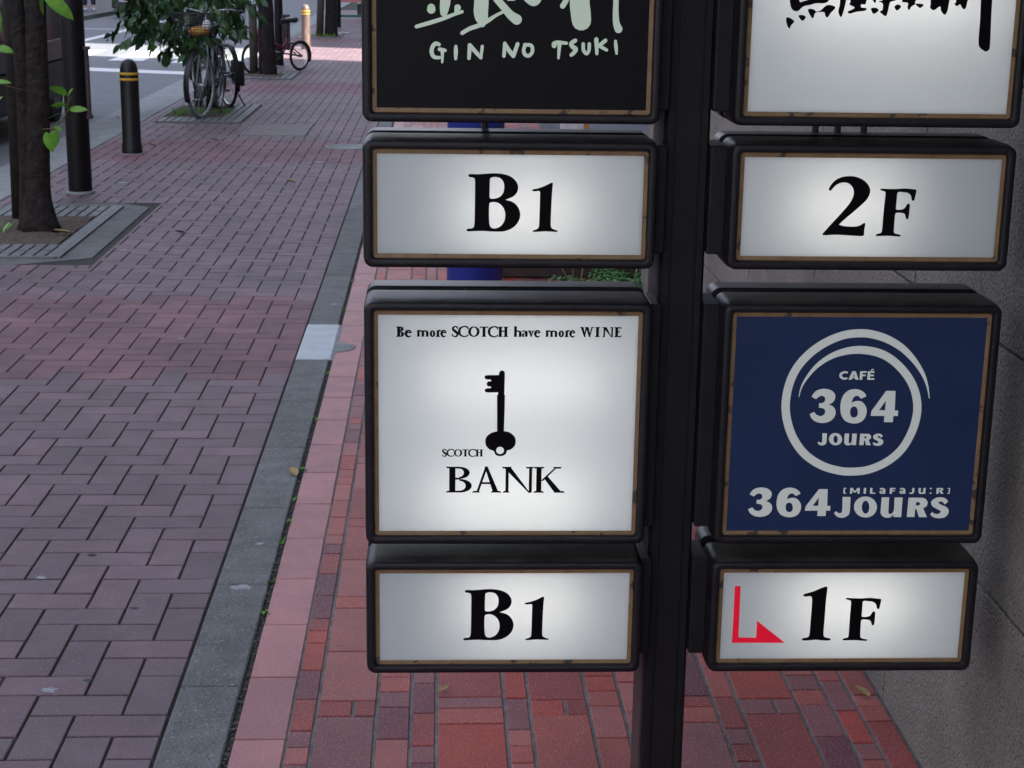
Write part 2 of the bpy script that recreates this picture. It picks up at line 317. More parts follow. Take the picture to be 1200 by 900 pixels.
GLYPHS={'B1':[[[[1436,1258],[1466,1280],[1589,1278],[1725,1289],[1862,1296],[1999,1284],[2108,1249],[2191,1183],[2233,1096],[2221,1001],[2154,926],[2034,874,1],[2141,844],[2224,778],[2270,676],[2268,581],[2221,485],[2133,409],[2010,365],[1845,361],[1680,369],[1529,365],[1447,361],[1414,379],[1440,404],[1501,411],[1535,442],[1545,545],[1547,803],[1547,1073],[1543,1195],[1514,1224],[1453,1234]],[[1797,1222],[1863,1237],[1945,1220],[1997,1160],[2012,1079],[1996,984],[1935,916],[1853,891],[1798,893],[1781,914],[1780,1009],[1782,1144],[1785,1198]],[[1799,830],[1867,837],[1943,808],[2005,741],[2034,646],[2022,537],[1968,455],[1886,413],[1824,419],[1789,459],[1777,548],[1774,683],[1777,792],[1785,819]]],[[[2456,1028],[2473,1045],[2548,1062],[2657,1101],[2752,1150],[2782,1154],[2788,1137],[2777,981],[2770,751],[2766,493],[2778,431],[2834,398],[2878,385],[2865,363],[2779,367],[2670,371],[2560,362],[2491,361],[2477,380],[2532,401],[2570,429],[2580,490],[2584,748],[2586,952],[2584,1006],[2563,1019],[2495,1013]]]],'2F':[[[[1374,1086],[1384,1121],[1422,1183],[1488,1246],[1583,1288],[1693,1303],[1804,1292],[1917,1247],[2004,1173],[2047,1084],[2039,1002],[1995,918],[1908,828],[1789,716],[1669,611],[1576,516,1],[1660,494],[1772,486],[1868,490],[1930,512],[1977,544],[2005,540],[2004,492],[1996,423],[1997,354],[1966,332],[1834,336],[1667,347],[1501,350],[1363,340],[1314,352],[1334,387],[1425,498],[1557,651],[1662,776],[1740,887],[1779,983],[1780,1066],[1749,1134],[1691,1185],[1615,1200],[1539,1185],[1472,1143],[1420,1080],[1397,1062]]],[[[2210,1084],[2229,1106],[2326,1103],[2466,1102],[2605,1113],[2717,1104],[2794,1094],[2800,1056],[2790,987],[2779,924],[2754,911],[2732,937],[2715,999],[2664,1040],[2580,1052],[2517,1054],[2494,1030],[2491,926],[2488,802],[2496,768],[2565,768],[2627,791],[2659,846],[2686,868],[2712,847],[2712,737],[2706,640],[2685,610],[2663,633],[2639,694],[2596,714],[2512,717],[2485,699],[2481,568],[2481,430],[2492,389],[2542,369],[2596,355],[2593,332],[2530,331],[2404,339],[2279,336],[2209,335],[2187,353],[2221,374],[2269,388],[2286,427],[2289,620],[2294,841],[2300,1006],[2296,1047],[2273,1063]]]],'1F':[[[[1376,1159],[1398,1193],[1542,1237],[1685,1302],[1770,1328],[1789,1297],[1779,1067],[1776,726],[1773,463],[1797,397],[1893,368],[1899,336],[1796,331],[1647,345],[1499,332],[1413,338],[1411,370],[1508,398],[1531,464],[1534,727],[1538,989],[1530,1120],[1499,1151],[1426,1143]]],[[[2122,1096],[2140,1119],[2242,1113],[2387,1110],[2532,1118],[2649,1107],[2729,1096],[2736,1056],[2727,986],[2717,923],[2691,911],[2668,938],[2649,1001],[2595,1043],[2507,1057],[2441,1060],[2418,1036],[2417,931],[2417,805],[2425,770],[2498,768],[2562,791],[2594,847],[2622,868],[2649,846],[2652,734],[2647,636],[2626,605],[2602,629],[2576,692],[2531,713],[2443,718],[2415,700],[2414,566],[2417,425],[2430,383],[2482,361],[2539,347],[2536,323],[2470,323],[2338,334],[2207,333],[2134,333],[2111,351],[2146,373],[2196,386],[2213,426],[2213,623],[2214,847],[2217,1015],[2211,1057],[2187,1074]]]],'ARROW':[[[[190,1339,1],[287,1339,1],[297,395,1],[603,389,1],[603,703,1],[1107,292,1],[189,295,1]]]],'KEY':[[[[1969,2736],[1996,2774],[2039,2775],[2062,2740],[2063,2563],[2060,2369,1],[2071,2354,1],[2068,2078],[2062,1743,1],[2152,1724],[2238,1650],[2261,1561],[2241,1483],[2176,1424],[2116,1410,1],[2102,1355],[2055,1319],[1998,1311],[1932,1331],[1897,1402,1],[1827,1429],[1770,1491],[1756,1570],[1777,1648],[1852,1711],[1949,1742,1],[1944,2078],[1940,2359,1],[1957,2369,1],[1956,2407,1],[1768,2406],[1734,2439],[1767,2474],[1832,2480],[1837,2503],[1785,2513],[1769,2551],[1788,2590],[1836,2596],[1830,2623],[1765,2626],[1731,2661],[1755,2696],[1950,2701],[1969,2709]],[[2067,1410],[2059,1378],[2035,1355],[2004,1347],[1971,1355],[1948,1378],[1939,1409],[1947,1441],[1970,1464],[2002,1472],[2034,1464],[2058,1441]]]],'364':[[[[1306,2347,1],[1355,2429],[1427,2472],[1518,2485],[1620,2463],[1690,2403],[1703,2326],[1671,2257],[1606,2214,1],[1688,2171],[1727,2084],[1704,1989],[1628,1920],[1520,1895],[1410,1916],[1331,1973],[1292,2048,1],[1366,2089,1],[1402,2042],[1463,2016],[1512,2025],[1548,2068],[1540,2128],[1496,2154],[1442,2159,1],[1438,2237,1],[1499,2243],[1535,2283],[1527,2340],[1484,2364],[1434,2352],[1384,2306,1]]],[[[2225,2359,1],[2137,2316,1],[2095,2359],[2045,2363],[2005,2325],[1982,2247,1],[2042,2273],[2126,2276],[2196,2229],[2245,2134],[2240,2022],[2190,1935],[2100,1892],[1999,1893],[1895,1936],[1826,2032],[1801,2153],[1809,2291],[1850,2394],[1929,2463],[2037,2483],[2139,2454],[2202,2402]],[[2023,2182],[2075,2161],[2100,2083],[2092,2022],[2043,1991],[1991,2014],[1970,2083],[1979,2152]]],[[[2552,2453,1],[2709,2453,1],[2721,2115,1],[2778,2115,1],[2779,2020,1],[2704,2020,1],[2703,1912,1],[2552,1913,1],[2553,2020,1],[2320,2021,1],[2331,2108,1]],[[2560,2285,1],[2457,2120,1],[2558,2119,1]]]],'JOURS':[[[[1942,599,1],[2079,597,1],[2082,345],[2063,278],[2002,235],[1920,229],[1853,262],[1814,314,1],[1852,344,1],[1896,309],[1938,318],[1951,366]]],[[[2542,416],[2536,358],[2512,306],[2471,265],[2418,239],[2358,231],[2296,241],[2240,268],[2194,310],[2162,363],[2149,421],[2155,479],[2179,531],[2220,572],[2273,598],[2333,606],[2394,596],[2451,569],[2497,527],[2528,474]],[[2412,414],[2409,364],[2394,324],[2369,302],[2341,303],[2313,325],[2293,366],[2283,416],[2286,465],[2301,505],[2326,527],[2354,527],[2381,504],[2402,464]]],[[[2611,592,1],[2740,590,1],[2743,356],[2754,302],[2797,298],[2835,355],[2832,589,1],[2970,588,1],[2971,238,1],[2833,240,1],[2835,288,1],[2792,240],[2728,226],[2653,252],[2612,310],[2610,358]]],[[[3072,586,1],[3229,585,1],[3340,576],[3401,512],[3392,435],[3335,397,1],[3413,236,1],[3277,238,1],[3222,379,1],[3199,385,1],[3199,239,1],[3066,241,1]],[[3207,508,1],[3253,504],[3277,481],[3261,450],[3206,443,1]]],[[[3759,517,1],[3702,572],[3617,592],[3526,574],[3466,511],[3490,434],[3578,381],[3640,345],[3630,311],[3585,292],[3528,304],[3498,332,1],[3466,286,1],[3514,241],[3609,218],[3711,232],[3771,290],[3776,363],[3733,417],[3646,457],[3592,490],[3614,515],[3661,509],[3698,464,1]]]],'KAN':[[[[564,1812],[675,1814],[710,1754],[734,1694],[799,1713],[1016,1775],[1190,1778],[1178,1717],[1117,1683],[991,1680],[897,1654],[788,1627],[698,1554],[600,1601]]],[[[530,1450],[577,1456],[659,1401],[615,1342],[584,1288],[540,1364]]],[[[721,1489],[788,1498],[838,1465],[794,1409],[752,1436]]],[[[864,1583],[949,1589],[998,1555],[1061,1571],[1166,1656],[1295,1625],[1229,1536],[1181,1467],[1145,1489],[1126,1542],[1062,1548],[984,1532],[957,1455],[916,1477]]],[[[1361,1827],[1455,1828],[1450,1677],[1400,1478],[1347,1553],[1363,1675]]],[[[1519,1829],[1756,1834],[1771,1683],[1703,1674],[1703,1628],[1787,1614],[1773,1579],[1632,1558],[1531,1529],[1492,1559],[1566,1595],[1596,1626],[1513,1670],[1527,1708]]],[[[1854,1790],[1933,1792],[1916,1693]]],[[[1859,1601],[1881,1624],[1953,1617],[1980,1580],[1904,1530]]],[[[1969,1724],[2032,1740],[2024,1839],[2246,1843],[2253,1752],[2160,1720],[2125,1552],[2097,1498],[2014,1550],[2004,1573],[2042,1596],[2039,1687]]],[[[2095,1825],[2254,1828],[2252,1752],[2151,1712],[2124,1659]]],[[[2228,1645],[2281,1680],[2334,1647],[2272,1585]]],[[[2340,1731],[2396,1830],[2586,1834],[2548,1712],[2558,1689],[2498,1650],[2462,1596],[2435,1634],[2438,1702],[2357,1716]]],[[[2558,1694],[2686,1684],[2634,1630]]],[[[2815,1853],[3069,1858],[3078,1615],[3037,1530],[2972,1590],[2950,1658],[2860,1599],[2796,1633],[2797,1686]]],[[[3180,1860],[3371,1864],[3371,1681],[3344,1620],[3302,1642],[3266,1694],[3220,1666],[3175,1700],[3199,1731]]],[[[3590,2170],[3739,2173],[3780,1475],[3796,1029],[3760,979],[3712,982],[3616,1073],[3604,1472]]]]}
STROKES={'swoosh':[[[3288,2329,12],[3238,2541,35],[3139,2760,64],[2969,2992,93],[2756,3192,117],[2504,3336,129],[2257,3412,134],[2044,3432,137],[1776,3398,137],[1484,3275,140],[1226,3082,140],[1030,2837,140],[920,2560,140],[880,2235,140],[924,1924,140],[1053,1610,140],[1265,1340,140],[1550,1154,140],[1831,1066,140],[2063,1045,140],[2353,1080,140],[2652,1218,140],[2884,1433,140],[3032,1724,140],[3097,2008,140],[3088,2260,137],[3003,2526,134],[2849,2760,134],[2620,2976,134],[2368,3105,137],[2063,3151,134],[1794,3117,117],[1559,3021,93],[1358,2868,70],[1205,2668,44],[1124,2498,26],[1094,2343,9]]],'gin':[[[844,1530,124],[844,1506,132]],[[617,1244,56],[803,1298,64],[1032,1371,60],[1190,1433,53],[1322,1478,49]],[[1251,1537,103],[1234,1486,66]],[[1068,1954,150],[1062,1646,158],[1049,1543,147],[1040,1457,113]],[[1620,2218,207],[1620,1655,222],[1613,1483,222],[1629,1362,188],[1633,1302,113]],[[1324,1154,60],[1439,1221,64],[1580,1272,68],[1721,1346,64],[1844,1426,49],[1949,1479,45]],[[1858,1675,113],[1966,1557,113],[2074,1438,132],[2172,1370,158]],[[2035,1675,45],[2123,1676,45]],[[2299,1708,94],[2433,1646,139],[2537,1720,75]],[[714,1846,64],[1398,1925,64]],[[801,2205,75],[1062,2361,94]],[[1062,2361,94],[1361,2214,75]],[[1431,2215,83],[1851,2238,83],[1855,1932,83],[1574,1911,75]],[[1572,2081,56],[1836,2085,56]],[[2881,1587,85],[2932,1674,83],[2956,1778,75]],[[3128,2327,282],[3143,1677,305],[3161,1505,310],[3179,1367,301]],[[3692,2336,94],[3707,1686,85],[3709,1513,90],[3723,1341,103],[3761,1246,124]],[[3049,2325,83],[3718,2353,83]],[[3196,2089,75],[3690,2114,75]],[[2366,2179,113],[2541,2232,94],[2667,2098,113],[2654,1876,113],[2550,1737,75]]],'gintext':[[[966,975,56],[913,988,64],[865,936,64],[853,849,64],[892,783,60],[974,774,49]],[[977,902,60],[1060,886,53]],[[1020,877,56],[1017,703,34]],[[1228,949,49],[1229,871,64],[1226,758,45]],[[1434,769,53],[1445,961,64]],[[1445,970,64],[1531,875,64],[1620,781,53]],[[1620,781,45],[1640,955,49]],[[1979,812,56],[1991,1004,56]],[[1991,1004,53],[2055,900,68],[2127,814,64]],[[2127,814,64],[2190,998,60]],[[2303,973,56],[2286,903,56],[2310,837,60],[2368,820,56],[2417,870,56],[2422,940,56],[2391,983,56],[2302,987,56]],[[2760,1006,75],[2813,1029,64],[2953,1020,49]],[[2761,988,75],[2761,979,75]],[[2844,998,64],[2833,788,38]],[[3089,1062,64],[3028,1018,64],[3047,969,68],[3101,932,68],[3076,879,64],[3032,840,56]],[[3215,1012,53],[3223,916,56],[3272,864,53],[3307,917,53],[3310,1013,53]],[[3418,1084,68],[3433,866,49]],[[3562,1069,60],[3466,989,60]],[[3466,986,56],[3584,924,49]],[[3719,1062,45],[3729,975,56],[3743,871,38]]]}
# ---------------------------------------------------------------- ground, road, markings
def sheet(name, x0, x1, y0, y1, z, m, parent=None, kind='structure'):
    b = MB(); b.add([(x0,y0,z),(x1,y0,z),(x1,y1,z),(x0,y1,z)], [(0,1,2,3)])
    o = b.build(name, m, parent)
    if not parent: tag(o, kind=kind)
    return o

KX0, KX1 = -2.07, 0.20          # brick footway between road kerb and dividing kerb
RZ = -0.06                      # road level
g = sheet('ground', -300, 300, -300, 400, -0.30, M_ASPH)
road = sheet('road', -7.75, -2.60, -40, 200, RZ, M_ASPH)
def mark(x0, x1, y0, y1, sk=0, name='road_marking'):
    b = MB(); z = RZ+.004
    b.add([(x0,y0,z),(x1,y0,z),(x1+sk,y1,z),(x0+sk,y1,z)], [(0,1,2,3)])
    return b.build(name, M_PAINT, road)
b = MB(); z = RZ+.004
b.add([(-4.35,20.55,z),(-2.66,19.95,z),(-2.66,20.5,z),(-4.35,21.2,z)], [(0,1,2,3)]); b.build('stop_line', M_PAINT, road)
for k in range(4):
    mark(-4.32-1.03*k, -3.78-1.03*k, 22.8, 25.5, -.04, 'zebra_bar')
mark(-3.3, -2.76, 22.4, 25.2, 0, 'zebra_bar')
mark(-5.95, -5.78, 28.3, 60, 0, 'lane_line')
b = MB(); b.add([(-7.7,33.4,z),(-5.95,33.2,z),(-5.95,33.36,z),(-7.7,33.56,z)], [(0,1,2,3)]); b.build('cross_line', M_PAINT, road)
# crack-like saw cuts of the carriageway: thin recessed strips
# gutter of concrete slabs and the road kerb
for k in range(-2, 34):
    y = 6.45+1.98*(k-2)
    q = MB(); q.cbox(-2.62, -2.224, y+.006, y+1.974, -.25, -.052, .004); o = q.build('gutter_slab', M_CONC, None)
    if k == -2: gut = empty('gutter'); tag(gut, kind='structure')
    o.parent = gut
kb = empty('road_kerb'); tag(kb, kind='structure')
for k in range(70):
    y = -3+.61*k
    q = MB(); q.cbox(-2.22, KX0-.006, y+.003, y+.607, -.25, .002+random.uniform(-.001,.001), .008); q.build('kerbstone', M_CONC, kb)
far = empty('far_footway'); tag(far, kind='structure')
b = MB(); b.box(-14, -7.90, -20, 120, -.25, .04); b.build('paving', mat('far_footway_concrete', (.12,.12,.125), .85, noise=5), far)
for k in range(40):
    y = 18+1.0*k
    q = MB(); q.cbox(-7.895, -7.755, y+.004, y+.996, -.25, .05, .012); q.build('kerbstone', M_KERB, far)

# ---------------------------------------------------------------- herringbone footway
walk = empty('footway'); tag(walk, kind='structure')
b = MB(); b.add([(KX0-.006,-3,-.0055),(KX1+.001,-3,-.0055),(KX1+.001,120,-.0055),(KX0-.006,120,-.0055)], [(0,1,2,3)])
b.build('joint_bed', M_JOINT, walk)
PIT = [(-1.96, -1.03, 5.28, 7.50), (-1.95, -1.12, 12.75, 14.75), (-1.95,-1.12,18.5,19.9), (-1.95,-1.12,29.2,30.8)]
COVER = (-1.005, -.415, 11.70, 12.72)
def clip(r, hole):
    """remove rectangle hole from rectangle r -> list of rectangles"""
    x0,x1,y0,y1 = r; a,b_,c,d = hole
    if x1 <= a or x0 >= b_ or y1 <= c or y0 >= d: return [r]
    out = []
    if x0 < a: out.append((x0,a,y0,y1)); x0 = a
    if x1 > b_: out.append((b_,x1,y0,y1)); x1 = b_
    if y0 < c: out.append((x0,x1,y0,c)); y0 = c
    if y1 > d: out.append((x0,x1,d,y1))
    return [q for q in out if q[1]-q[0] > .012 and q[3]-q[2] > .012]
def band(v):
    y = v*.1
    for a in (2.95, 9.72, 16.4, 28.0):
        if a <= y < a+1.55: return True
    return False
bricks = []
for n in range(-8, 130):
    for m in range(-260, 260):
        u, v = -m+2*n, m+2*n
        if v < -9 or v > 460 or u < -24 or u > 6: continue
        for (a, b_, c, d) in ((u, u+2, v-1, v), (u-1, u, v-2, v)):
            x0, x1, y0, y1 = a*.1, b_*.1, c*.1, d*.1
            x0 = max(x0, KX0); x1 = min(x1, KX1)
            if x1-x0 < .012: continue
            rs = [(x0, x1, y0, y1)]
            for h in PIT+[COVER]:
                rs = [q for r in rs for q in clip(r, h)]
            for r in rs: bricks.append((r, band((c+d)/2)))
def visible_key(r):
    cx, cy = (r[0]+r[1])/2, (r[2]+r[3])/2
    P = Vector((cx, cy, 0))-CAM
    dep = P.dot(fwd); X = 600+1925*P.dot(right)/dep; Y = 450-1925*P.dot(upv)/dep
    if X < -30 or X > 1230 or Y < -20 or Y > 935: return 1e6+P.length
    return P.length
bricks.sort(key=lambda q: visible_key(q[0]))
def slab(b, x0, x1, y0, y1, top, low, ch, gap, mi=0, side=True, tilt=(0,0)):
    x0 += gap; x1 -= gap; y0 += gap; y1 -= gap
    cx, cy = (x0+x1)/2, (y0+y1)/2
    zt = lambda x, y, z: z+(x-cx)*tilt[0]+(y-cy)*tilt[1]
    vs = [(x0+ch,y0+ch,top),(x1-ch,y0+ch,top),(x1-ch,y1-ch,top),(x0+ch,y1-ch,top),
          (x0,y0,top-ch*.8),(x1,y0,top-ch*.8),(x1,y1,top-ch*.8),(x0,y1,top-ch*.8)]
    vs = [(x,y,zt(x,y,z)) for x,y,z in vs]
    fs = [(0,1,2,3),(4,5,1,0),(5,6,2,1),(6,7,3,2),(7,4,0,3)]
    if side:
        vs += [(x0,y0,low),(x1,y0,low),(x1,y1,low),(x0,y1,low)]
        fs += [(8,9,5,4),(9,10,6,5),(10,11,7,6),(11,8,4,7)]
    b.add(vs, fs, mi)
cache = {}
def piece(name, r, top, low, ch, gap, m, parent, tilt=(0,0)):
    """one paver as an object; equal pieces share their mesh"""
    w_, h_ = round(r[1]-r[0], 3), round(r[3]-r[2], 3)
    key = (name, w_, h_, m.name, gap, round(top, 4))
    if key not in cache:
        b = MB(); slab(b, -w_/2, w_/2, -h_/2, h_/2, top, low, ch, gap)
        o = b.build(name, m, parent); cache[key] = o.data
    else: o = newobj(name, cache[key], parent)
    o.location = ((r[0]+r[1])/2, (r[2]+r[3])/2, random.uniform(-.0006,.0006))
    o.rotation_euler = (random.gauss(0,.0035), random.gauss(0,.0035), random.gauss(0,.004))
    return o
for r, red in bricks[:300]:
    piece('brick', r, 0, -.02, .0022, .0028, random.choice(M_RED if red else M_BRICK), walk)
b = MB()
for r, red in bricks[300:]:
    slab(b, *r, random.uniform(-.0008,.0008), -.01, .003, .0035, random.randrange(3)+(3 if red else 0), side=False, tilt=(random.gauss(0,.003), random.gauss(0,.003)))
o = b.build('brick_field', M_BRICK+M_RED, walk); tag(o, kind='stuff')
# beyond the last modelled brick the paving goes on as one sheet
# dividing kerb of grey stones, one pale block among them
dk = empty('dividing_kerb'); tag(dk, kind='structure')
ys = [-1.70,-1.09,-.48,.138,.755,1.37,1.985,2.59,3.217,3.86,4.45,5.05]
while ys[-1] < 30: ys.append(ys[-1]+.605)
for i in range(len(ys)-1):
    pale = i == 8
    q = MB(); slab(q, .203, .342+(.008 if pale else 0), ys[i], ys[i+1], .003 if not pale else .006, -.08, .004, .0022)
    o = q.build('kerbstone', M_WHITEST if pale else M_KERB, dk)
    if pale: o['label'] = 'pale grey white kerb block'
q = MB(); q.add([(.20,-3,-.0065),(.362,-3,-.0065),(.362,60,-.0065),(.20,60,-.0065)], [(0,1,2,3)]); q.build('joint_bed', M_JOINT, dk)
q = MB(); q.box(.345, .358, 3.217, 3.86, -.05, .002); q.lathe([(.085,-.05),(.085,.001),(.08,.0035),(.0,.0035)], 24, c=(.352,3.44,0)); q.build('mortar_patch', M_CONC, dk)
# gritty gap with tiny weeds
b = MB()
for i in range(900):
    y = -1+random.random()**1.5*14; x = random.uniform(.341,.352); s = random.uniform(.001,.0035)
    b.box(x-s, x+s, y-s, y+s, -.006, -.006+s*1.6)
tag(b.build('grit', speckle(mat('grit', (.06,.055,.05), .9), 400, .6, (.3,.3,.28)), dk), kind='stuff')
b = MB()
for (yy, nn) in ((.55,10),(1.08,14),(1.24,8),(.78,6),(1.75,12),(2.35,6),(1.45,5),(4.2,8),(3.0,5),(4.9,8)):
    for i in range(nn):
        x, y = random.gauss(.346,.004), random.gauss(yy,.012); a = random.random()*6.28; L = random.uniform(.006,.016)
        d = Vector((math.cos(a),math.sin(a),0)); p = Vector((-d.y,d.x,0))
        c0 = Vector((x,y,-.004))
        b.add([c0, c0+d*L*.5+p*L*.3+Vector((0,0,L*.6)), c0+d*L+Vector((0,0,L*.7)), c0+d*L*.5-p*L*.3+Vector((0,0,L*.6))], [(0,1,2,3)])
tag(b.build('small_weeds', M_LEAF2, dk), kind='stuff')

# ---------------------------------------------------------------- red tile paving by the building
tp = empty('tile_paving'); tag(tp, kind='structure')
b = MB(); b.add([(.354,-3,-.0025),(1.80,-3,-.0025),(1.80,60,-.0025),(.354,60,-.0025)], [(0,1,2,3)]); b.build('grout_bed', M_GROUT, tp)
tiles = []
y = .188-.3065*9
while y < 34:
    tiles.append(((.3535,.463,y,y+.3065), 'border')); y += .3065
WID = [('A',.055),('B',.13),('C',.075),('A2',.055),('E',.15)]
COLP = {'A': (-.23,[.075,.075,.153,.153,.154]), 'C': (.031,[.078,.078,.151,.151,.152]), 'A2': (-.302,[.075,.075,.153,.153,.154]),
        'B': (-.012,[.076,.267,.267]), 'E': (-.051,[.076,.055,.24,.239])}
x = .463; k = 0
while x < 1.77:
    nm, wd = WID[k % 5]; x1 = min(x+wd, 1.772)
    st, seq = COLP[nm]; y = st-.61*4; i = 0; c_ = 0
    while y < 34:
        h = seq[i % len(seq)]
        if nm == 'B' and i % 3 == 0 and (i//3) % 2 == 0:
            tiles.append(((x, x+(x1-x)*.6, y, y+h), 'mix')); tiles.append(((x+(x1-x)*.6, x1, y, y+h), 'mix'))
        else: tiles.append(((x, x1, y, y+h), 'big' if h > .2 else 'mix'))
        y += h; i += 1
    x += wd; k += 1
tiles.sort(key=lambda q: visible_key(q[0]))
def tile_mat(kind):
    if kind == 'border': return M_BORDER
    return M_TILE[random.choices(range(6), (4,3,2.4,2,3,2) if kind == 'mix' else (3,2.6,3.6,1,3.5,2))[0]]
n = 0
for i, (r, kd) in enumerate(tiles):
    if i >= 298: break
    gx = .0045 if kd != 'border' else .002
    r2 = (r[0]+.0022, r[1]-.0022, r[2], r[3]) if kd != 'border' else r
    piece('tile', r2, .0, -.012, .0018, .0019, tile_mat(kd), tp)
b = MB(); allm = M_TILE+[M_BORDER]
for r, kd in tiles[298:]:
    mm = tile_mat(kd); r2 = (r[0]+.0022, r[1]-.0022, r[2], r[3]) if kd != 'border' else r
    slab(b, *r2, random.uniform(-.0006,.0006), -.01, .002, .002, allm.index(mm), side=False)
tag(b.build('tile_field', allm, tp), kind='stuff')

# ---------------------------------------------------------------- covers, tree pits
def cover(name, loc, wx, wy, label):
    t = empty(name, loc); tag(t, label, 'manhole cover')
    f = MB()
    for a in ((-wx/2,wx/2,-wy/2,-wy/2+.018),(-wx/2,wx/2,wy/2-.018,wy/2),(-wx/2,-wx/2+.018,-wy/2+.018,wy/2-.018),(wx/2-.018,wx/2,-wy/2+.018,wy/2-.018)):
        f.box(a[0],a[1],a[2],a[3],-.02,.003)
    f.build('rim', M_CONC, t)
    p = MB(); p.box(-wx/2+.022, wx/2-.022, -wy/2+.022, wy/2-.022, -.02, .001); p.build('plate', mat('cover_infill', (.20,.165,.165), .8, noise=9, col2=(.17,.15,.15)), t)
    h = MB(); h.box(-.10,.10,-.02,.012,-.001,.0025); h.build('lifting_slot', M_IRON, t)
    return t
cover('manhole_cover', (-.71,12.21,0), .58, 1.0, 'rectangular access cover with pink brown infill in the footway before the bicycles')
t = empty('round_cover', (.02,10.85,.0035)); tag(t, 'round grey cover set in the rose band of the footway beside the sign', 'manhole cover')
q = MB(); q.lathe([(.20,-.005),(.20,.0015),(.185,.003),(.183,.001),(0,.001)], 28); q.build('plate', M_CONC, t)
q = MB(); q.box(-.17,.17,-.004,.004,.0005,.0025); q.box(-.004,.004,-.17,-.005,.0005,.0025); q.box(-.004,.004,.005,.17,.0005,.0025); q.build('cross_rib', M_IRON, t)

def tree_pit(x0, x1, y0, y1, ox0, ox1, oy0, oy1, label, stone=True):
    t = empty('tree_grate', (0,0,0)); tag(t, label, 'tree grate')
    if stone:
        q = MB(); ch = .22
        P_ = [(x0-.02,y0-.2),(x1-ch+.04,y0-.2),(x1+.18,y0+.02),(x1+.18,y1+.02),(x1-.02,y1+.19),(x0-.02,y1+.19)]
        n_ = len(P_); q.add([(a,b_,.001) for a,b_ in P_]+[(a,b_,-.05) for a,b_ in P_], [tuple(range(n_))]+[(i,(i+1)%n_,n_+(i+1)%n_,n_+i) for i in range(n_)])
        q.build('stone_surround', M_KERB, t)
    gx = x1-.02
    nb = 11; pitch = (x1-x0)/nb
    for i in range(nb):
        a, b_ = x0+i*pitch+.006, x0+(i+1)*pitch-.006
        segs = [(y0, y1)] if (b_ < ox0 or a > ox1) else [(y0, oy0), (oy1, y1)]
        for s0, s1 in segs:
            q = MB()
            yy = s0
            if i % 2 == 0: q.cbox(a, b_, s0, s1, -.01, .012, .003)
            else:
                k = max(1, round((s1-s0)/.2)); d = (s1-s0)/k
                for j in range(k): q.cbox(a, b_, s0+j*d+.014, s0+(j+1)*d-.014, -.01, .012, .003)
                q.box((a+b_)/2-.006, (a+b_)/2+.006, s0, s1, -.008, .004)
            q.build('grate_bar', M_IRON, t)
    q = MB(); q.cbox(x1-.004, x1+.02, y0-.01, y1+.01, -.01, .014, .003); q.cbox(x0, x1-.006, y0-.022, y0-.002, -.01, .014, .003); q.cbox(x0, x1-.006, y1+.002, y1+.022, -.01, .014, .003); q.build('edge_frame', M_IRON, t)
    b = MB(); N = 14
    for i in range(N):
        for j in range(N):
            pass
    G = [[(ox0-.03+(ox1-ox0+.06)*i/N, oy0-.03+(oy1-oy0+.06)*j/N, .0025+random.uniform(0,.012)+(.012 if .2 < i/N < .8 and .2 < j/N < .8 else 0)) for i in range(N+1)] for j in range(N+1)]
    vs = [p for r in G for p in r]; b.add(vs, [(j*(N+1)+i, j*(N+1)+i+1, (j+1)*(N+1)+i+1, (j+1)*(N+1)+i) for i in range(N) for j in range(N)], 0, True)
    tag(b.build('soil', M_DIRT, t), kind='stuff')
    return t
q = sheet('tree_pit_bed', -2.0, -1.0, 5.2, 7.6, -.012, M_DIRT); 
q = sheet('tree_pit_bed', -1.97, -1.1, 12.7, 14.8, -.012, M_DIRT)
tree_pit(-1.96, -1.25, 5.47, 7.29, -1.93, -1.36, 5.85, 6.85, 'grey slotted grate with stone surround round the nearest tree')
tree_pit(-1.93, -1.14, 12.78, 14.72, -1.9, -1.35, 13.2, 14.5, 'dark slotted grate under the parked upright bicycles', False)
t = tree_pit(-1.93, -1.14, 18.52, 19.88, -1.8, -1.3, 18.8, 19.5, 'dark slotted grate under the red folding bicycle and its tree', False)
t = tree_pit(-1.93, -1.14, 29.22, 30.78, -1.8, -1.2, 29.5, 30.5, 'far dark grate at the foot of the tree beyond the sunlit strip', False)
# ---------------------------------------------------------------- buildings (they also shade the street)
bl = empty('stone_clad_building', (1.77,-.8,0)); tag(bl, 'building faced with speckled grey stone slabs rising right behind the signs', 'building')
WX = 1.775
q = MB(); q.box(.031, 9, -12, 4.9, -.2, 24); q.build('wall_core', M_WALL, bl)
for r_ in range(5):
    z0 = [0,.495,.945,1.395,1.845][r_]; z1 = [.495,.945,1.395,1.845,2.295][r_]
    for k in range(-4, 5):
        ya = .04+.905*k+.8
        b = MB(); b.cbox(0, .03, ya+.003, ya+.902, z0+.003, z1-.003, .003); o = b.build('stone_slab', M_GRAN, bl)
        o.location.x = random.uniform(0,.001)
q = MB(); q.cbox(-1.25, .0, -7.5, 1.35, 3.05, 3.22, .02); q.build('added_shade_canopy', M_WALL, bl)  # unseen canopy, added to darken the tiles around the signs
b2 = empty('recessed_building', (3.2,6,0)); tag(b2, 'dull grey building set back beyond the planter, seen between signs', 'building')
q = MB(); q.box(0, 3, -1.9, 13.0, -.2, 24); q.build('wall', M_WALL, b2)
for k in range(3):
    q = MB(); q.box(-.03, .02, -1+k*4.4, 1.6+k*4.4, 0, 2.4); w_ = q.build('shop_window', M_GLASS, b2)
q = MB(); q.box(-.08,-.032,-1.2,12.4,2.45,2.7); q.build('fascia', M_PIPE, b2)
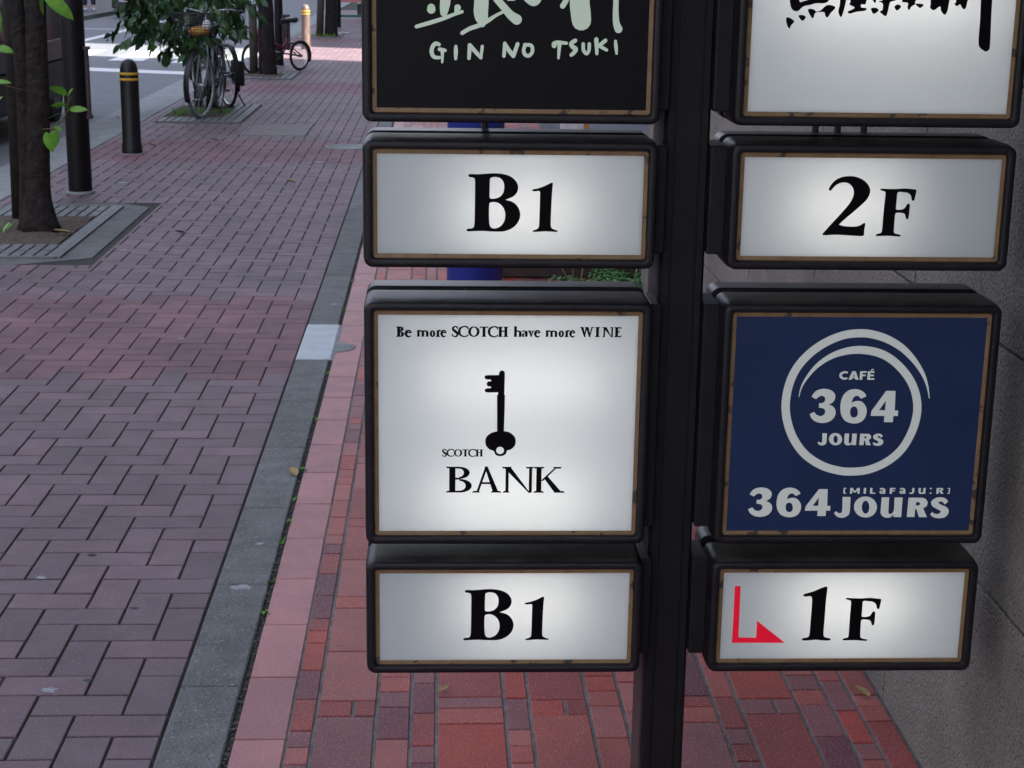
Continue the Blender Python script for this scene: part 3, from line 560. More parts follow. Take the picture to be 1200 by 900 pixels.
# alley between these two lets the sunlit strip through; its sides run along the sun's azimuth
tn = math.tan(SUN_AZ-math.pi/2)
def prism(name, P_, z0, z1, m, parent):
    q = MB(); n_ = len(P_)
    q.add([(a,b_,z0) for a,b_ in P_]+[(a,b_,z1) for a,b_ in P_], [tuple(reversed(range(n_))), tuple(range(n_,2*n_))]+[(i,(i+1)%n_,n_+(i+1)%n_,n_+i) for i in range(n_)])
    return q.build(name, m, parent)
YA, YB = 21.7, 25.2
xw = 3.2
c1 = empty('corner_building', (xw,19,0)); tag(c1, 'grey corner building at the near side of the side alley, right of the footway', 'building')
prism('wall', [(0,.02),(0,YA-19-(xw-1.77)*tn),(26,YA-19-(xw-1.77)*tn-26*tn),(26,-20),(3.1,-20),(3.1,.02)], -.2, 24, M_WALL, c1)
c2 = empty('far_corner_building', (1.77,YB,0)); tag(c2, 'grey corner building beyond the side alley', 'building')
prism('wall', [(0,0),(0,70),(30,70),(30,-30*tn)], -.2, 24, M_WALL, c2)
for i, (y0, y1, h) in enumerate(((-30,8,11),(8.5,30,5),(31,60,5),(61,110,6))):
    c = empty('street_building', (-14,y0,0)); tag(c, ['low beige building across the road behind the camera side','low beige building across the road beside the dark van','grey building across the road beyond the crossing','far grey building across the road'][i], 'building')
    q = MB(); q.box(-12,0,0,y1-y0,-.2,h); q.build('wall', mat('facade_%d' % i, [(.36,.34,.31),(.40,.37,.33),(.3,.3,.31),(.33,.33,.33)][i], .85, noise=1.5), c)
    for k in range(int((y1-y0)//3)):
        for s_ in range(3):
            q = MB(); q.box(-.02,.03,.6+k*3,2.4+k*3,1+3.4*s_,2.8+3.4*s_); q.build('window', M_GLASS, c)
c = empty('street_end_building', (-30,140,0)); tag(c, 'hazy grey building closing the far end of the street', 'building')
q = MB(); q.box(0,80,0,10,-.3,6); q.build('wall', M_WALL, c)

# ---------------------------------------------------------------- lightbox signs
def rr(x0, x1, z0, z1, r, y, n=6):
    out = []
    for cx, cz, a0 in ((x1-r, z1-r, 0), (x0+r, z1-r, 90), (x0+r, z0+r, 180), (x1-r, z0+r, 270)):
        for i in range(n+1):
            a = R_(a0+90*i/n); out.append((cx+r*math.cos(a), y, cz+r*math.sin(a)))
    return out
def spline(pts, n=5):
    """closed smooth outline; points flagged 1 stay corners"""
    P = [Vector((p[0], p[1]))*1e-4 for p in pts]; cn = [len(p) > 2 and p[2] == 1 for p in pts]; N = len(P); out = []
    for i in range(N):
        a, b_, c_, d = P[i-1], P[i], P[(i+1) % N], P[(i+2) % N]
        t0 = (c_-a)*.5 if not cn[i] else (c_-b_); t1 = (d-b_)*.5 if not cn[(i+1) % N] else (c_-b_)
        L = (c_-b_).length
        if t0.length > L*1.2: t0 = t0.normalized()*L*1.2
        if t1.length > L*1.2: t1 = t1.normalized()*L*1.2
        if cn[i] and cn[(i+1) % N]: out.append(b_); continue
        for k in range(n):
            t = k/n; h = (2*t**3-3*t**2+1, t**3-2*t**2+t, -2*t**3+3*t**2, t**3-t**2)
            out.append(b_*h[0]+t0*h[1]+c_*h[2]+t1*h[3])
    return out
def fill(mb, rings, y=0, th=.0004):
    R3 = [[Vector((p.x, p.y, 0)) for p in r] for r in rings]
    tri = tessellate_polygon(R3); flat = [p for r in R3 for p in r]
    mb.add([(p.x, y-th, p.y) for p in flat], [tuple(t) for t in tri])
def ribbon(mb, pts, y, caps=True, n=6, sc=1e-4):
    P = [Vector((p[0], p[1], p[2]))*sc for p in pts]; out = []
    N = len(P)
    for i in range(N-1):
        a = P[max(i-1,0)]; b_ = P[i]; c_ = P[i+1]; d = P[min(i+2,N-1)]
        for k in range(n):
            t = k/n
            out.append(.5*((2*b_)+(c_-a)*t+(2*a-5*b_+4*c_-d)*t*t+(3*b_-a-3*c_+d)*t**3))
    out.append(P[-1])
    L, Rr = [], []
    for i, p in enumerate(out):
        t = out[min(i+1,len(out)-1)]-out[max(i-1,0)]; t = Vector((t.x,t.y)).normalized() if Vector((t.x,t.y)).length > 1e-9 else Vector((1,0))
        nn = Vector((-t.y,t.x))*max(p.z,0)/2
        L.append((p.x+nn.x, y, p.y+nn.y)); Rr.append((p.x-nn.x, y, p.y-nn.y))
    k = len(L); mb.add(L+Rr, [(i, i+1, k+i+1, k+i) for i in range(k-1)])
    if caps:
        for p in (out[0], out[-1]):
            m_ = 14; mb.add([(p.x+p.z/2*math.cos(6.2832*j/m_), y-.00005, p.y+p.z/2*math.sin(6.2832*j/m_)) for j in range(m_)], [tuple(range(m_))])

# a small serif alphabet of thick and thin strokes, cap height 1
def serif_glyphs(s, t, sf=.07):
    def st(x, y0, y1, w=None): w = w or s; return [(x,y0),(x+w,y0),(x+w,y1),(x,y1)]
    def sr(x0, x1, y, up): h = t*.9; return [(x0,y),(x1,y),(x1-sf*.5,y+h*up),(x0+sf*.5,y+h*up)]
    def ds(x, y, up, w=None): w = w or s; return sr(x-sf, x+w+sf, y, up)
    def bar(x0, x1, y, h=None): h = h or t; return [(x0,y),(x1,y),(x1,y+h),(x0,y+h)]
    def arc(cx, cy, rx, ry, ws, wt, a0, a1, n=14):
        out = []
        for i in range(n):
            q = []
            for a in (a0+(a1-a0)*i/n, a0+(a1-a0)*(i+1)/n): q.append((cx+rx*math.cos(R_(a)), cy+ry*math.sin(R_(a))))
            for a in (a0+(a1-a0)*(i+1)/n, a0+(a1-a0)*i/n): q.append((cx+(rx-ws)*math.cos(R_(a)), cy+(ry-wt)*math.sin(R_(a))))
            out.append(q)
        return out
    def dg(x0, y0, x1, y1, w): return [(x0,y0),(x0+w,y0),(x1+w,y1),(x1,y1)]
    def stroke(pts): return [('s', pts)]
    x = .64
    G = {}
    G['B'] = (.66, [st(.1,0,1), ds(.1,0,1), ds(.1,1,-1), bar(.1,.34,1-t), bar(.1,.36,.50,t), bar(.1,.36,0,t)]+arc(.33,.765,.25,.235,s*.95,t,-90,90)+arc(.34,.265,.29,.265,s,t,-90,90))
    G['S'] = (.56, stroke([(.47,.76,t),(.42,.93,t*1.2),(.28,.98,t),(.12,.86,s*.8),(.15,.66,s*1.0),(.32,.48,s*1.15),(.46,.28,s*.9),(.40,.06,t*1.5),(.25,.01,t),(.1,.08,t),(.05,.26,t)]))
    G['C'] = (.80, stroke([(.76,.74,t),(.70,.92,t*1.3),(.48,.99,t),(.19,.84,s*.8),(.09,.5,s),(.19,.16,s*.8),(.48,.01,t),(.68,.08,t),(.78,.22,t*.8)]))
    G['O'] = (.94, arc(.46,.5,.44,.51,s,t,0,360,28))
    G['T'] = (.70, [st(.35-s/2,0,1), ds(.35-s/2,0,1), bar(.02,.68,1-t), [(.02,.80),(.05,.80),(.09,1),(.02,1)], [(.65,.80),(.68,.80),(.68,1),(.61,1)]])
    G['H'] = (.84, [st(.1,0,1), st(.74-s,0,1), ds(.1,0,1), ds(.1,1,-1), ds(.74-s,0,1), ds(.74-s,1,-1), bar(.1,.74,.5)])
    G['I'] = (.30+s, [st(.12,0,1), ds(.12,0,1), ds(.12,1,-1)])
    G['E'] = (.66, [st(.1,0,1), ds(.1,0,1), ds(.1,1,-1), bar(.1,.56,1-t), bar(.1,.45,.49), bar(.1,.6,0), [(.53,.8),(.57,.8),(.57,1),(.48,1)], [(.42,.38),(.45,.38),(.45,.64),(.42,.64)], [(.57,.2),(.61,.22),(.6,0),(.5,0)]])
    G['N'] = (.92, [st(.13,0,1,t*1.1), st(.76,0,1,t*1.1), sr(.05,.25,0,1), sr(.02,.3,1,-1), sr(.66,.9,1,-1), [(.06,1),(.06+s*1.35,1),(.80,-.01),(.76,-.01)]])
    G['W'] = (1.12, [[(.05,1),(.05+s,1),(.36+t,0),(.34,0)], [(.34,0),(.36+t*.6,0),(.56,.9),(.56-t,.9)], [(.46,1),(.46+s,1),(.75+t,0),(.73,0)], [(.73,0),(.75+t*.6,0),(1.03,1),(1.03-t,1)], sr(-.01,.26,1,-1), sr(.38,.68,1,-1), sr(.9,1.13,1,-1)])
    G['A'] = (.86, [[(.38,1.01),(.38+t,1.01),(.12+t,0),(.12,0)], [(.36,1.01),(.36+s*.6,1.01),(.78,0),(.78-s*1.15,0)], bar(.22,.6,.33), sr(0,.24,0,1), sr(.54,.86,0,1)])
    G['K'] = (.88, [st(.1,0,1), ds(.1,0,1), ds(.1,1,-1), [(.22,.46),(.3,.46),(.70,1),(.64,1)], [(.32,.55),(.42,.64),(.84,0),(.84-s*1.5,0)], sr(.56,.82,1,-1), sr(.6,.92,0,1)])
    def ns(x): return [(x-.035,0),(x+s+.035,0),(x+s+.01,t*.7),(x-.01,t*.7)]
    G['h'] = (.70, [st(.08,0,1.03), ns(.08), [(.0,.98),(.08+s,1.03),(.08+s,.95),(.08,.95)], st(.48,0,.45), ns(.48)]+arc(.37,.42,.11+s,.22,s*.95,t*1.2,0,135))
    G['a'] = (.52, [st(.30,.06,.5,s*.95)]+arc(.22,.46,.08+s*.95,.18,s*.9,t,0,150)+arc(.20,.18,.17,.19,s*.9,t,60,300)+[bar(.2,.32,.34,t), [(.32,.0),(.5,.03),(.5,.09),(.32,.09)]])
    G['v'] = (.54, [[(.04,x),(.04+s,x),(.28+t*.6,0),(.26,0)], [(.26,0),(.28+t*.4,0),(.5,x),(.5-t,x)], sr(-.02,.24,x,-1), sr(.38,.56,x,-1)])
    G['e'] = (.50, stroke([(.46,.38,t),(.44,.52,s*.6),(.32,.62,t*1.2),(.15,.55,s*.8),(.09,.33,s),(.16,.1,s*.8),(.3,.02,t*1.2),(.46,.12,t*.7)])+[bar(.1,.46,.36,t)])
    G['m'] = (1.18, [st(.08,0,x), st(.48,0,.45), st(.88,0,.45), ns(.08), ns(.48), ns(.88), [(.0,.58),(.08+s,.66),(.08+s,.58),(.08,.58)]]+arc(.37,.42,.11+s,.22,s*.95,t*1.2,0,135)+arc(.77,.42,.11+s,.22,s*.95,t*1.2,0,135))
    G['o'] = (.58, arc(.29,.31,.26,.335,s*.95,t,0,360,20))
    G['r'] = (.44, [st(.08,0,x), ds(.08,0,1), [(.0,.58),(.08+s,.66),(.08+s,.58),(.08,.58)]]+stroke([(.17,.42,t),(.24,.57,t*1.4),(.36,.60,s*.8),(.37,.54,s*.8)]))
    return G
# heavy sans capitals for the small print on the navy sign
def sans_glyphs():
    s, t = .24, .19
    def st(x, y0, y1, w=s): return [(x,y0),(x+w,y0),(x+w,y1),(x,y1)]
    def bar(x0, x1, y, h=t): return [(x0,y),(x1,y),(x1,y+h),(x0,y+h)]
    G = {}
    G['C'] = (.86, [('s', [(.76,.78,.16),(.62,.88,.19),(.42,.86,.22),(.2,.7,.24),(.15,.5,.25),(.2,.3,.24),(.42,.13,.22),(.62,.12,.19),(.76,.22,.16)])])
    G['A'] = (.92, [[(.30,1),(.56,1),(.28,0),(.0,0)], [(.36,1),(.60,1),(.90,0),(.62,0)], bar(.24,.66,.18,.16)])
    G['F'] = (.68, [st(.06,0,1), bar(.06,.64,1-t), bar(.06,.58,.42)])
    G['E'] = (.72, [st(.06,0,1), bar(.06,.66,1-t), bar(.06,.62,.42), bar(.06,.68,0)])
    G['\u00c9'] = (.72, G['E'][1]+[[(.3,1.06),(.44,1.06),(.62,1.26),(.40,1.26)]])
    G['M'] = (1.1, [st(.05,0,1,.22), st(.83,0,1,.22), [(.05,1),(.3,1),(.62,.2),(.46,.2)], [(.80,1),(1.05,1),(.62,.2),(.46,.2)]])
    G['I'] = (.36, [st(.06,0,1)])
    G['L'] = (.66, [st(.06,0,1), bar(.06,.62,0)])
    G['a'] = (.80, [st(.46,0,.6), ('s', [(.12,.78,.18),(.34,.9,.18),(.58,.72,.22),(.58,.5,.22)]), ('s', [(.56,.42,.16),(.3,.44,.16),(.16,.28,.2),(.28,.1,.16),(.5,.14,.16)])])
    G['J'] = (.60, [st(.30,.3,1), ('s', [(.42,.4,.24),(.38,.16,.22),(.2,.08,.18),(.04,.14,.14)])])
    G['U'] = (.86, [st(.06,.3,1), st(.56,.0,1), ('s', [(.18,.4,.24),(.22,.16,.22),(.4,.09,.18),(.6,.22,.18)])])
    G[':'] = (.42, [[(.04,1),(.32,1),(.18,.72)], [(.18,.3),(.32,.02),(.04,.02)]])
    G['R'] = (.84, [st(.06,0,1), bar(.06,.5,1-t), bar(.06,.5,.4,.17), ('s', [(.46,.905,.19),(.64,.84,.2),(.66,.66,.2),(.46,.485,.17)]), [(.36,.44),(.60,.44),(.84,0),(.56,0)]])
    G['['] = (.42, [st(.08,0,1,.16), bar(.08,.36,0,.14), bar(.08,.36,.86,.14)])
    G[']'] = (.42, [st(.2,0,1,.12), bar(.06,.3,0,.12), bar(.06,.3,.88,.12)])
    return G
def text(par, G, s, x0, x1, base, cap, y=-.0006, track=0, italic=0, m=None):
    """sets a word between x0 and x1, one object per letter"""
    adv = sum(G[c][0]+track for c in s)-track; kx = (x1-x0)/adv; x = 0
    kk = 0
    for c in s:
        wd, prims = G[c]; mb = MB()
        for p in prims:
            kk += 1; yy = y-kk*.00002
            if p[0] == 's':
                pts = [((x+q[0])*kx+x0+italic*q[1]*cap, q[1]*cap+base, q[2]*(kx+cap)/2) for q in p[1]]
                ribbon(mb, pts, yy, caps=False, n=4, sc=1)
            else: mb.add([((x+q[0])*kx+x0+italic*q[1]*cap, yy, q[1]*cap+base) for q in p], [tuple(range(len(p)))])
        mb.build('letter', m or M_INK, par)
        x += wd+track

FY = -.6746
XL, WL, XR, WR = .681, .423, 1.267, .415
def sign(x0, w_, z0, h, face, label, side, tubes, rear=True):
    """origin at the lower left corner of the lit face"""
    t = empty('lightbox_sign', (x0, FY, z0)); tag(t, label, 'illuminated sign', 'lightbox signs on the black post')
    m = .0245
    def L(ins, y, r=.0165, mn=.006): return rr(-m+ins, w_+m-ins, -m+ins, h+m-ins, max(mn, r-ins), y)
    b = MB()
    prof = [(.0168,.004),(.0160,-.0040),(.0145,-.0070),(.0120,-.0080),(.0060,-.0078),(.0035,-.0066),(.0022,-.004),(.0004,.018),(.0,.022),(0,.086),(.002,.088),(.010,.0885),(.010,.119),(.002,.1195),(0,.1215),(0,.172),(.0022,.177),(.007,.1795),(.0130,.1795),(.0165,.176),(.0165,.168)]
    b.loops([L(i, y) for i, y in prof], 0, True)
    o = b.build('housing', M_BLACK, t)
    md = o.modifiers.new('e', 'EDGE_SPLIT'); md.split_angle = R_(38)
    def trim(y0, sg):
        b = MB()
        b.loops([L(.0160, y0+.003*sg, .0165, .0058), L(.0162, y0-.0008*sg, .0165, .0056), L(.0175, y0-.0018*sg, .0165, .0045), L(.0238, y0-.0012*sg, .0245, .0015), L(.0252, y0+.001*sg, .0255, .001)], 0, False)
        return b.build('trim_frame', M_TRIM, t)
    trim(.0012, 1)
    b = MB(); b.add([(-.002,0,-.002),(w_+.002,0,-.002),(w_+.002,0,h+.002),(-.002,0,h+.002)], [(0,1,2,3)]); b.build('light_panel', face, t)
    trim(.1705, -1)
    b = MB(); b.add([(-.002,.172,-.002),(w_+.002,.172,-.002),(w_+.002,.172,h+.002),(-.002,.172,h+.002)], [(0,1,2,3)]); b.build('rear_panel', M_FACE, t)
    b = MB(); e = .004
    b.loops([rr(-e, w_+e, -e, h+e, .006, .002, 1), rr(-e, w_+e, -e, h+e, .006, .168, 1)], 0, False); b.build('inner_liner', M_LINER, t)
    for (fx0, fx1, fz, yy) in tubes:
        b = MB(); b.tube([(w_*fx0, yy, h*fz), (w_*fx1, yy, h*fz)], .012, 10); b.build('lamp_tube', M_TUBE, t)
    b = MB()
    xa, xb = (w_+m-.002, 1.147-x0) if side > 0 else (1.216-x0, -m+.002)
    b.cbox(xa, xb, .03, .13, -.004, h+.014, .003); b.build('mounting_plate', M_POST, t)
    return t
def decal(name, m, parent, items=None, strokes=None):
    for k, g_ in enumerate(items or []): b = MB(); fill(b, [spline(r) for r in g_], -.0006); b.build(name, m, parent)
    for k, st in enumerate(strokes or []): b = MB(); ribbon(b, st, -.0006-.0001*k); b.build(name, m, parent)

HS, HL = .1585, .3694
T2 = [(.18,.88,.70,.085), (.20,.84,.16,.085)]
s_gin = sign(XL, WL, 1.3658, HL, M_FBLACK, 'black square sign with pale brushed Japanese characters over GIN NO TSUKI', 1, [])
decal('brush_stroke', M_LET, s_gin, None, STROKES['gin']); decal('letter', M_LET, s_gin, None, STROKES['gintext'])
s_b1a = sign(XL, WL, 1.1341, HS, M_FACE, 'white B1 floor sign directly under the GIN NO TSUKI sign', 1, [(.30,.78,.45,.075)])
decal('letter', M_INK, s_b1a, GLYPHS['B1'])
s_bank = sign(XL, WL, .6627, HL, M_FACE, 'white square sign with black key and the words SCOTCH BANK', 1, T2)
decal('key_emblem', M_INK, s_bank, GLYPHS['KEY'])
Gb = serif_glyphs(.23,.12,.09); Gl = serif_glyphs(.22,.11,.08); Gk = serif_glyphs(.145,.075,.085)
text(s_bank, Gb, 'Be', .0281, .0535, .3336, .0172); text(s_bank, Gb, 'more', .0613, .1098, .3340, .0172); text(s_bank, Gl, 'SCOTCH', .1185, .2115, .3343, .0172, track=-.06)
text(s_bank, Gb, 'have', .2190, .2630, .3344, .0172); text(s_bank, Gb, 'more', .2710, .3200, .3346, .0172); text(s_bank, Gb, 'WINE', .3280, .3975, .3347, .0168, track=.05)
text(s_bank, Gl, 'SCOTCH', .1035, .1725, .1304, .0124, track=-.07)
text(s_bank, Gk, 'B', .1090, .1560, .0673, .0453); text(s_bank, Gk, 'A', .1542, .2035, .0673, .0453, -.0009); text(s_bank, Gk, 'N', .2020, .2590, .0673, .0453, -.0012); text(s_bank, Gk, 'K', .2555, .3075, .0673, .0453, -.0015)
s_b1b = sign(XL, WL, .4282, .1572, M_FACE, 'white B1 floor sign under the key sign, lowest on the left', 1, [(.32,.80,.60,.075)])
decal('letter', M_INK, s_b1b, GLYPHS['B1'])
s_kan = sign(XR, WR, 1.3658, HL, M_FACE, 'white square sign with black brushed Japanese characters, top right of the post', -1, [(.15,.90,.50,.085),(.15,.85,.9,.085)])
decal('brush_stroke', M_INK, s_kan, GLYPHS['KAN'])
s_2f = sign(XR, WR, 1.1341, HS, M_FACE, 'white 2F floor sign on the right of the post', -1, [(.20,.62,.50,.075)])
decal('letter', M_INK, s_2f, GLYPHS['2F'])
s_jou = sign(XR, WR, .6627, HL, M_FNAVY, 'navy blue square sign with a pale ring round CAFÉ 364 JOURS', -1, [])
decal('ring_emblem', M_LET2, s_jou, None, STROKES['swoosh'])
Dn = decal('letter', M_LET2, s_jou, GLYPHS['364'])
def remap(items, bb, to):
    sx, sz = (to[1]-to[0])/(bb[1]-bb[0]), (to[3]-to[2])/(bb[3]-bb[2])
    return [[[[to[0]+(p[0]-bb[0])*sx, to[2]+(p[1]-bb[2])*sz]+list(p[2:]) for p in r] for r in g_] for g_ in items]
decal('letter', M_LET2, s_jou, remap(GLYPHS['364'], (1292,2779,1892,2485), (344,1745,240,765)))
decal('letter', M_LET2, s_jou, GLYPHS['JOURS'])
decal('letter', M_LET2, s_jou, remap(GLYPHS['JOURS'], (1814,3776,218,606), (1455,2564,1500,1722)))
Gs = sans_glyphs(); text(s_jou, Gs, 'CAF\u00c9', .1742, .2345, .2642, .0146, m=M_LET2); text(s_jou, Gs, '[MILaFaJU:R]', .1938, .3785, .0655, .0103, track=.30, m=M_LET2)
s_1f = sign(XR, WR, .4282, .1572, M_FACE, 'white 1F floor sign with a red turning arrow, lowest on the right', -1, [(.28,.78,.60,.075)])
decal('letter', M_INK, s_1f, GLYPHS['1F']); decal('arrow', M_REDV, s_1f, GLYPHS['ARROW'])
# small links between the boxes
t = empty('sign_post', (1.1811,-.555,0)); tag(t, 'black square metal post that carries the lightbox signs', 'post')
b = MB(); X0, X1, Y0, Y1 = -.0366, .0366, -.065, .065
P_ = [(X0,Y0+.004),(X0+.004,Y0),(X0+.014,Y0),(X0+.014,Y0+.004),(X0+.018,Y0+.004),(X0+.018,Y0),(X1-.018,Y0),(X1-.018,Y0+.004),(X1-.014,Y0+.004),(X1-.014,Y0),(X1-.004,Y0),(X1,Y0+.004),(X1,Y1),(X0,Y1)]
b.loops([[(a,c_,0) for a,c_ in P_], [(a,c_,2.3) for a,c_ in P_]], 0, False, True, False, True); b.build('shaft', M_POST, t)
b = MB(); b.cbox(-.09,.09,-.11,.11,0,.012,.003); b.build('base_plate', M_POST, t)
b = MB(); b.cbox(X0-.003,X1+.003,Y0-.003,Y1+.003,2.3,2.33,.006); b.build('cap', M_POST, t)
b = MB(); b.box(X0-.0035,X0-.0004,-.048,.058,.02,2.28); b.build('side_face_strip', M_RUST, t)  # thin sheet giving the post's left face a lighter purple-brown tone
for xx, zz in ((.855,1.325),(1.417,1.325),(1.455,1.325),(1.50,1.325)):
    b = MB(); b.tube([(xx,-.50,zz-.032),(xx,-.50,zz+.024)], .006, 8); o = b.build('sign_link_bolt', M_PIPE); tag(o, {.855:'small dark link bolt in the gap under the GIN NO TSUKI sign',1.417:'left one of three dark link bolts above the 2F sign',1.455:'middle one of three dark link bolts above the 2F sign',1.50:'right one of three dark link bolts above the 2F sign'}[xx], 'bolt', 'link bolts between the signs')
# ---------------------------------------------------------------- bollards and poles
def bollard(loc, m, label, band_n=2):
    t = empty('bollard', loc); tag(t, label, 'bollard', 'bollards along the road kerb')
    b = MB(); b.lathe([(.082,0),(.082,.055),(.078,.065),(.078,.085),(.074,.095),(.074,.62),(.070,.68),(.058,.72),(.035,.748),(0,.757)], 24); b.build('shaft', m, t)
    for k in range(band_n):
        b = MB(); z = .585+k*.045; b.lathe([(.0742,z),(.077,z+.002),(.077,z+.018),(.0742,z+.02)], 24); b.build('reflective_band', M_YEL, t)
    b = MB(); b.lathe([(.097,0),(.097,.003),(.08,.005)], 24); b.build('collar', M_CONC, t)
    return t
bollard((-1.70,10.24,0), M_BOLL, 'black domed bollard with two yellow bands beside the black lamp post')
bollard((-1.47,25.5,0), M_BOLL2, 'brown bollard with yellow bands standing in the sunlit strip behind the folding bicycle')

def pole(name, loc, r, h, m, label, cat):
    t = empty(name, loc); tag(t, label, cat, 'dark poles along the kerb')
    b = MB(); b.lathe([(r,0),(r*.985,h),(0,h+.01)], 24); b.build('shaft', m, t)
    b = MB(); b.lathe([(r+.02,0),(r+.02,.012),(r,.016)], 24); b.build('base_collar', M_CONC, t)
    return t
t = pole('lamp_post', (-1.64,7.95,0), .078, 5.2, M_POLE, 'thick black lamp post at the left edge between the nearest tree and the bollard', 'lamp post')
b = MB(); b.box(.076,.094,-.03,.03,.50,.97); b.box(.07,.102,-.04,.04,.955,.975); b.box(.07,.102,-.04,.04,.50,.525); b.build('side_plate', M_RUST, t)
b = MB(); b.tube([(0,0,5.2),(-.3,0,5.5),(-1.2,0,5.7)], .035, 8); b.build('arm', M_POLE, t)
b = MB(); b.cbox(-1.7,-1.15,-.12,.12,5.62,5.76,.03); b.build('lamp_head', M_POLE, t)
t = pole('lamp_post', (-1.51,21.05,0), .062, 5.0, M_POLE, 'dark post with a brown side box behind the folding bicycle', 'lamp post')
b = MB(); b.cbox(.05,.16,-.09,.06,.24,.74,.01); b.build('side_box', M_RUST, t)
t = pole('lamp_post', (-1.43,34.0,0), .075, 5.0, M_POLE, 'far dark post right behind the far pair of trunks', 'lamp post')

# ---------------------------------------------------------------- leaves and trees
def leaf_geo(L, W, curl=.25, n=4):
    vs = []; fs = []
    for i in range(n+1):
        t = i/n; w_ = W/2*math.sin(math.pi*min(1, t*.92+.06))**.8*(1-.15*t) if 0 < i < n else .001
        z = -curl*L*t*t
        vs += [(-w_, L*t, z+.18*w_), (0, L*t, z), (w_, L*t, z+.18*w_)]
    for i in range(n):
        a = i*3; fs += [(a,a+1,a+4,a+3),(a+1,a+2,a+5,a+4)]
    return vs, fs
LG = leaf_geo(1, .5, .3)
LGs = leaf_geo(1, .42, .3, 2)
def add_leaf(b, p, d, L, roll=0, mi=0, geo=LG):
    d = Vector(d).normalized(); side = d.cross(Vector((0,0,1)))
    if side.length < .1: side = Vector((1,0,0))
    side.normalize(); nrm = side.cross(d)
    q = Matrix.Rotation(roll, 3, d); side = q @ side; nrm = q @ nrm
    b.add([Vector(p)+L*(side*v[0]+d*v[1]+nrm*v[2]) for v in geo[0]], geo[1], mi, True)
def limb(b, pts, r0, r1, n=8):
    k = len(pts); b.tube(pts, [r0+(r1-r0)*i/(k-1) for i in range(k)], n)
def wob(p0, p1, k, a):
    p0, p1 = Vector(p0), Vector(p1)
    return [p0+(p1-p0)*i/k+(Vector((random.gauss(0,a),random.gauss(0,a),0)) if 0 < i < k else Vector()) for i in range(k+1)]
def tree(loc, label, trunks, H, low=None, crown_n=1500, cr=1.5, cz=3.4, lm=M_LEAF, leafL=.13):
    t = empty('street_tree', loc); tag(t, label, 'tree', 'street trees along the kerb')
    for (pts, r0, r1, flare) in trunks:
        b = MB(); k = len(pts); rad = [r0+(r1-r0)*i/(k-1) for i in range(k)]; rad[0] *= flare
        P = []; Rr = []
        for i in range(k-1):
            a, c_ = Vector(pts[i]), Vector(pts[i+1])
            for s_ in range(4):
                P.append(a.lerp(c_, s_/4)); f_ = rad[i]+(rad[i+1]-rad[i])*((s_/4)**.6 if i == 0 else s_/4); Rr.append(f_*random.uniform(.95,1.05))
        P.append(Vector(pts[-1])); Rr.append(rad[-1]); b.tube(P, Rr, 12); b.build('trunk', M_BARK, t)
    b = MB(); tops = []
    top = Vector(trunks[0][0][-1])
    for i in range(9):
        a = i*2.4; q = top+Vector((math.cos(a)*cr*.7, math.sin(a)*cr*.7, random.uniform(.5,2.2)))
        limb(b, wob(top-Vector((0,0,random.uniform(0,.5))), q, 4, .06), .035, .008, 6); tops.append(q)
    b.build('branches', M_BARK, t)
    b = MB()
    for i in range(crown_n):
        c_ = random.choice(tops); r_ = abs(random.gauss(0,.45))
        a, e = random.random()*6.28, random.uniform(-1.2,1.4)
        p = c_+Vector((math.cos(a)*math.cos(e),math.sin(a)*math.cos(e),math.sin(e)))*r_*1.2
        add_leaf(b, p, (random.gauss(0,1),random.gauss(0,1),-.6), random.uniform(.7,1.2)*leafL, random.uniform(-1,1), 0, LGs)
    tag(b.build('crown', lm, t), kind='stuff')
    return t
# nearest tree: two stems grown together
t1 = tree((-1.52,6.32,0), 'nearest dark twin stemmed street tree at the left edge in its slotted grate',
     [([(-.02,0,0),(-.015,0,.25),(.012,0,.65),(.035,0,1.4),(.06,.05,2.4),(.05,.1,3.2)], .078, .05, 1.75),
      ([(-.08,.02,0),(-.075,.02,.3),(-.065,.02,.8),(-.09,.03,1.6),(-.2,.05,2.6)], .052, .038, 1.25)], 3)
spr = [((.02,-.02,.60),[(.16,-.10,.70),(.23,-.12,.84)]), ((.0,-.05,.56),[(.10,-.12,.60)])]
def twig(t, pts, r=.0035):
    b = MB(); b.tube(pts, r, 6); b.build('twig', mat('twig', (.12,.1,.04), .7) if 'twig' not in bpy.data.materials else bpy.data.materials['twig'], t)
def leaf_obj(t, p, d, L, roll=0, m=M_LEAF2, W=.5):
    b = MB(); add_leaf(b, p, d, L, roll, 0, leaf_geo(1, W, .25, 6)); return b.build('leaf', m, t)
twig(t1, [(.05,-.03,.52),(.10,-.08,.60),(.17,-.10,.655),(.21,-.11,.72),(.215,-.11,.80)])
twig(t1, [(.04,-.05,.60),(.10,-.09,.61),(.135,-.10,.605)])
for p, d, L, r_, W in [((.205,-.11,.80),(-.75,-.15,.55),.105,.9,.62), ((.21,-.11,.79),(.3,-.1,.8),.06,.7,.55), ((.20,-.11,.745),(-1,-.1,.10),.085,.9,.5),
                       ((.21,-.11,.72),(1,-.15,.12),.105,1.0,.42), ((.19,-.11,.70),(-.9,-.1,-.1),.11,.2,.35), ((.205,-.11,.72),(.1,-.2,.7),.09,.9,.6)]:
    leaf_obj(t1, p, d, L, r_, M_LEAF2, W)
for p, d, L, r_, W in [((.075,-.10,.595),(.15,-.1,-1),.125,1.4,.55), ((.135,-.10,.605),(-.35,-.1,-1),.115,1.4,.62), ((.12,-.10,.62),(.8,-.1,-.2),.05,.8,.6)]:
    leaf_obj(t1, p, d, L, r_, M_LEAF2, W)
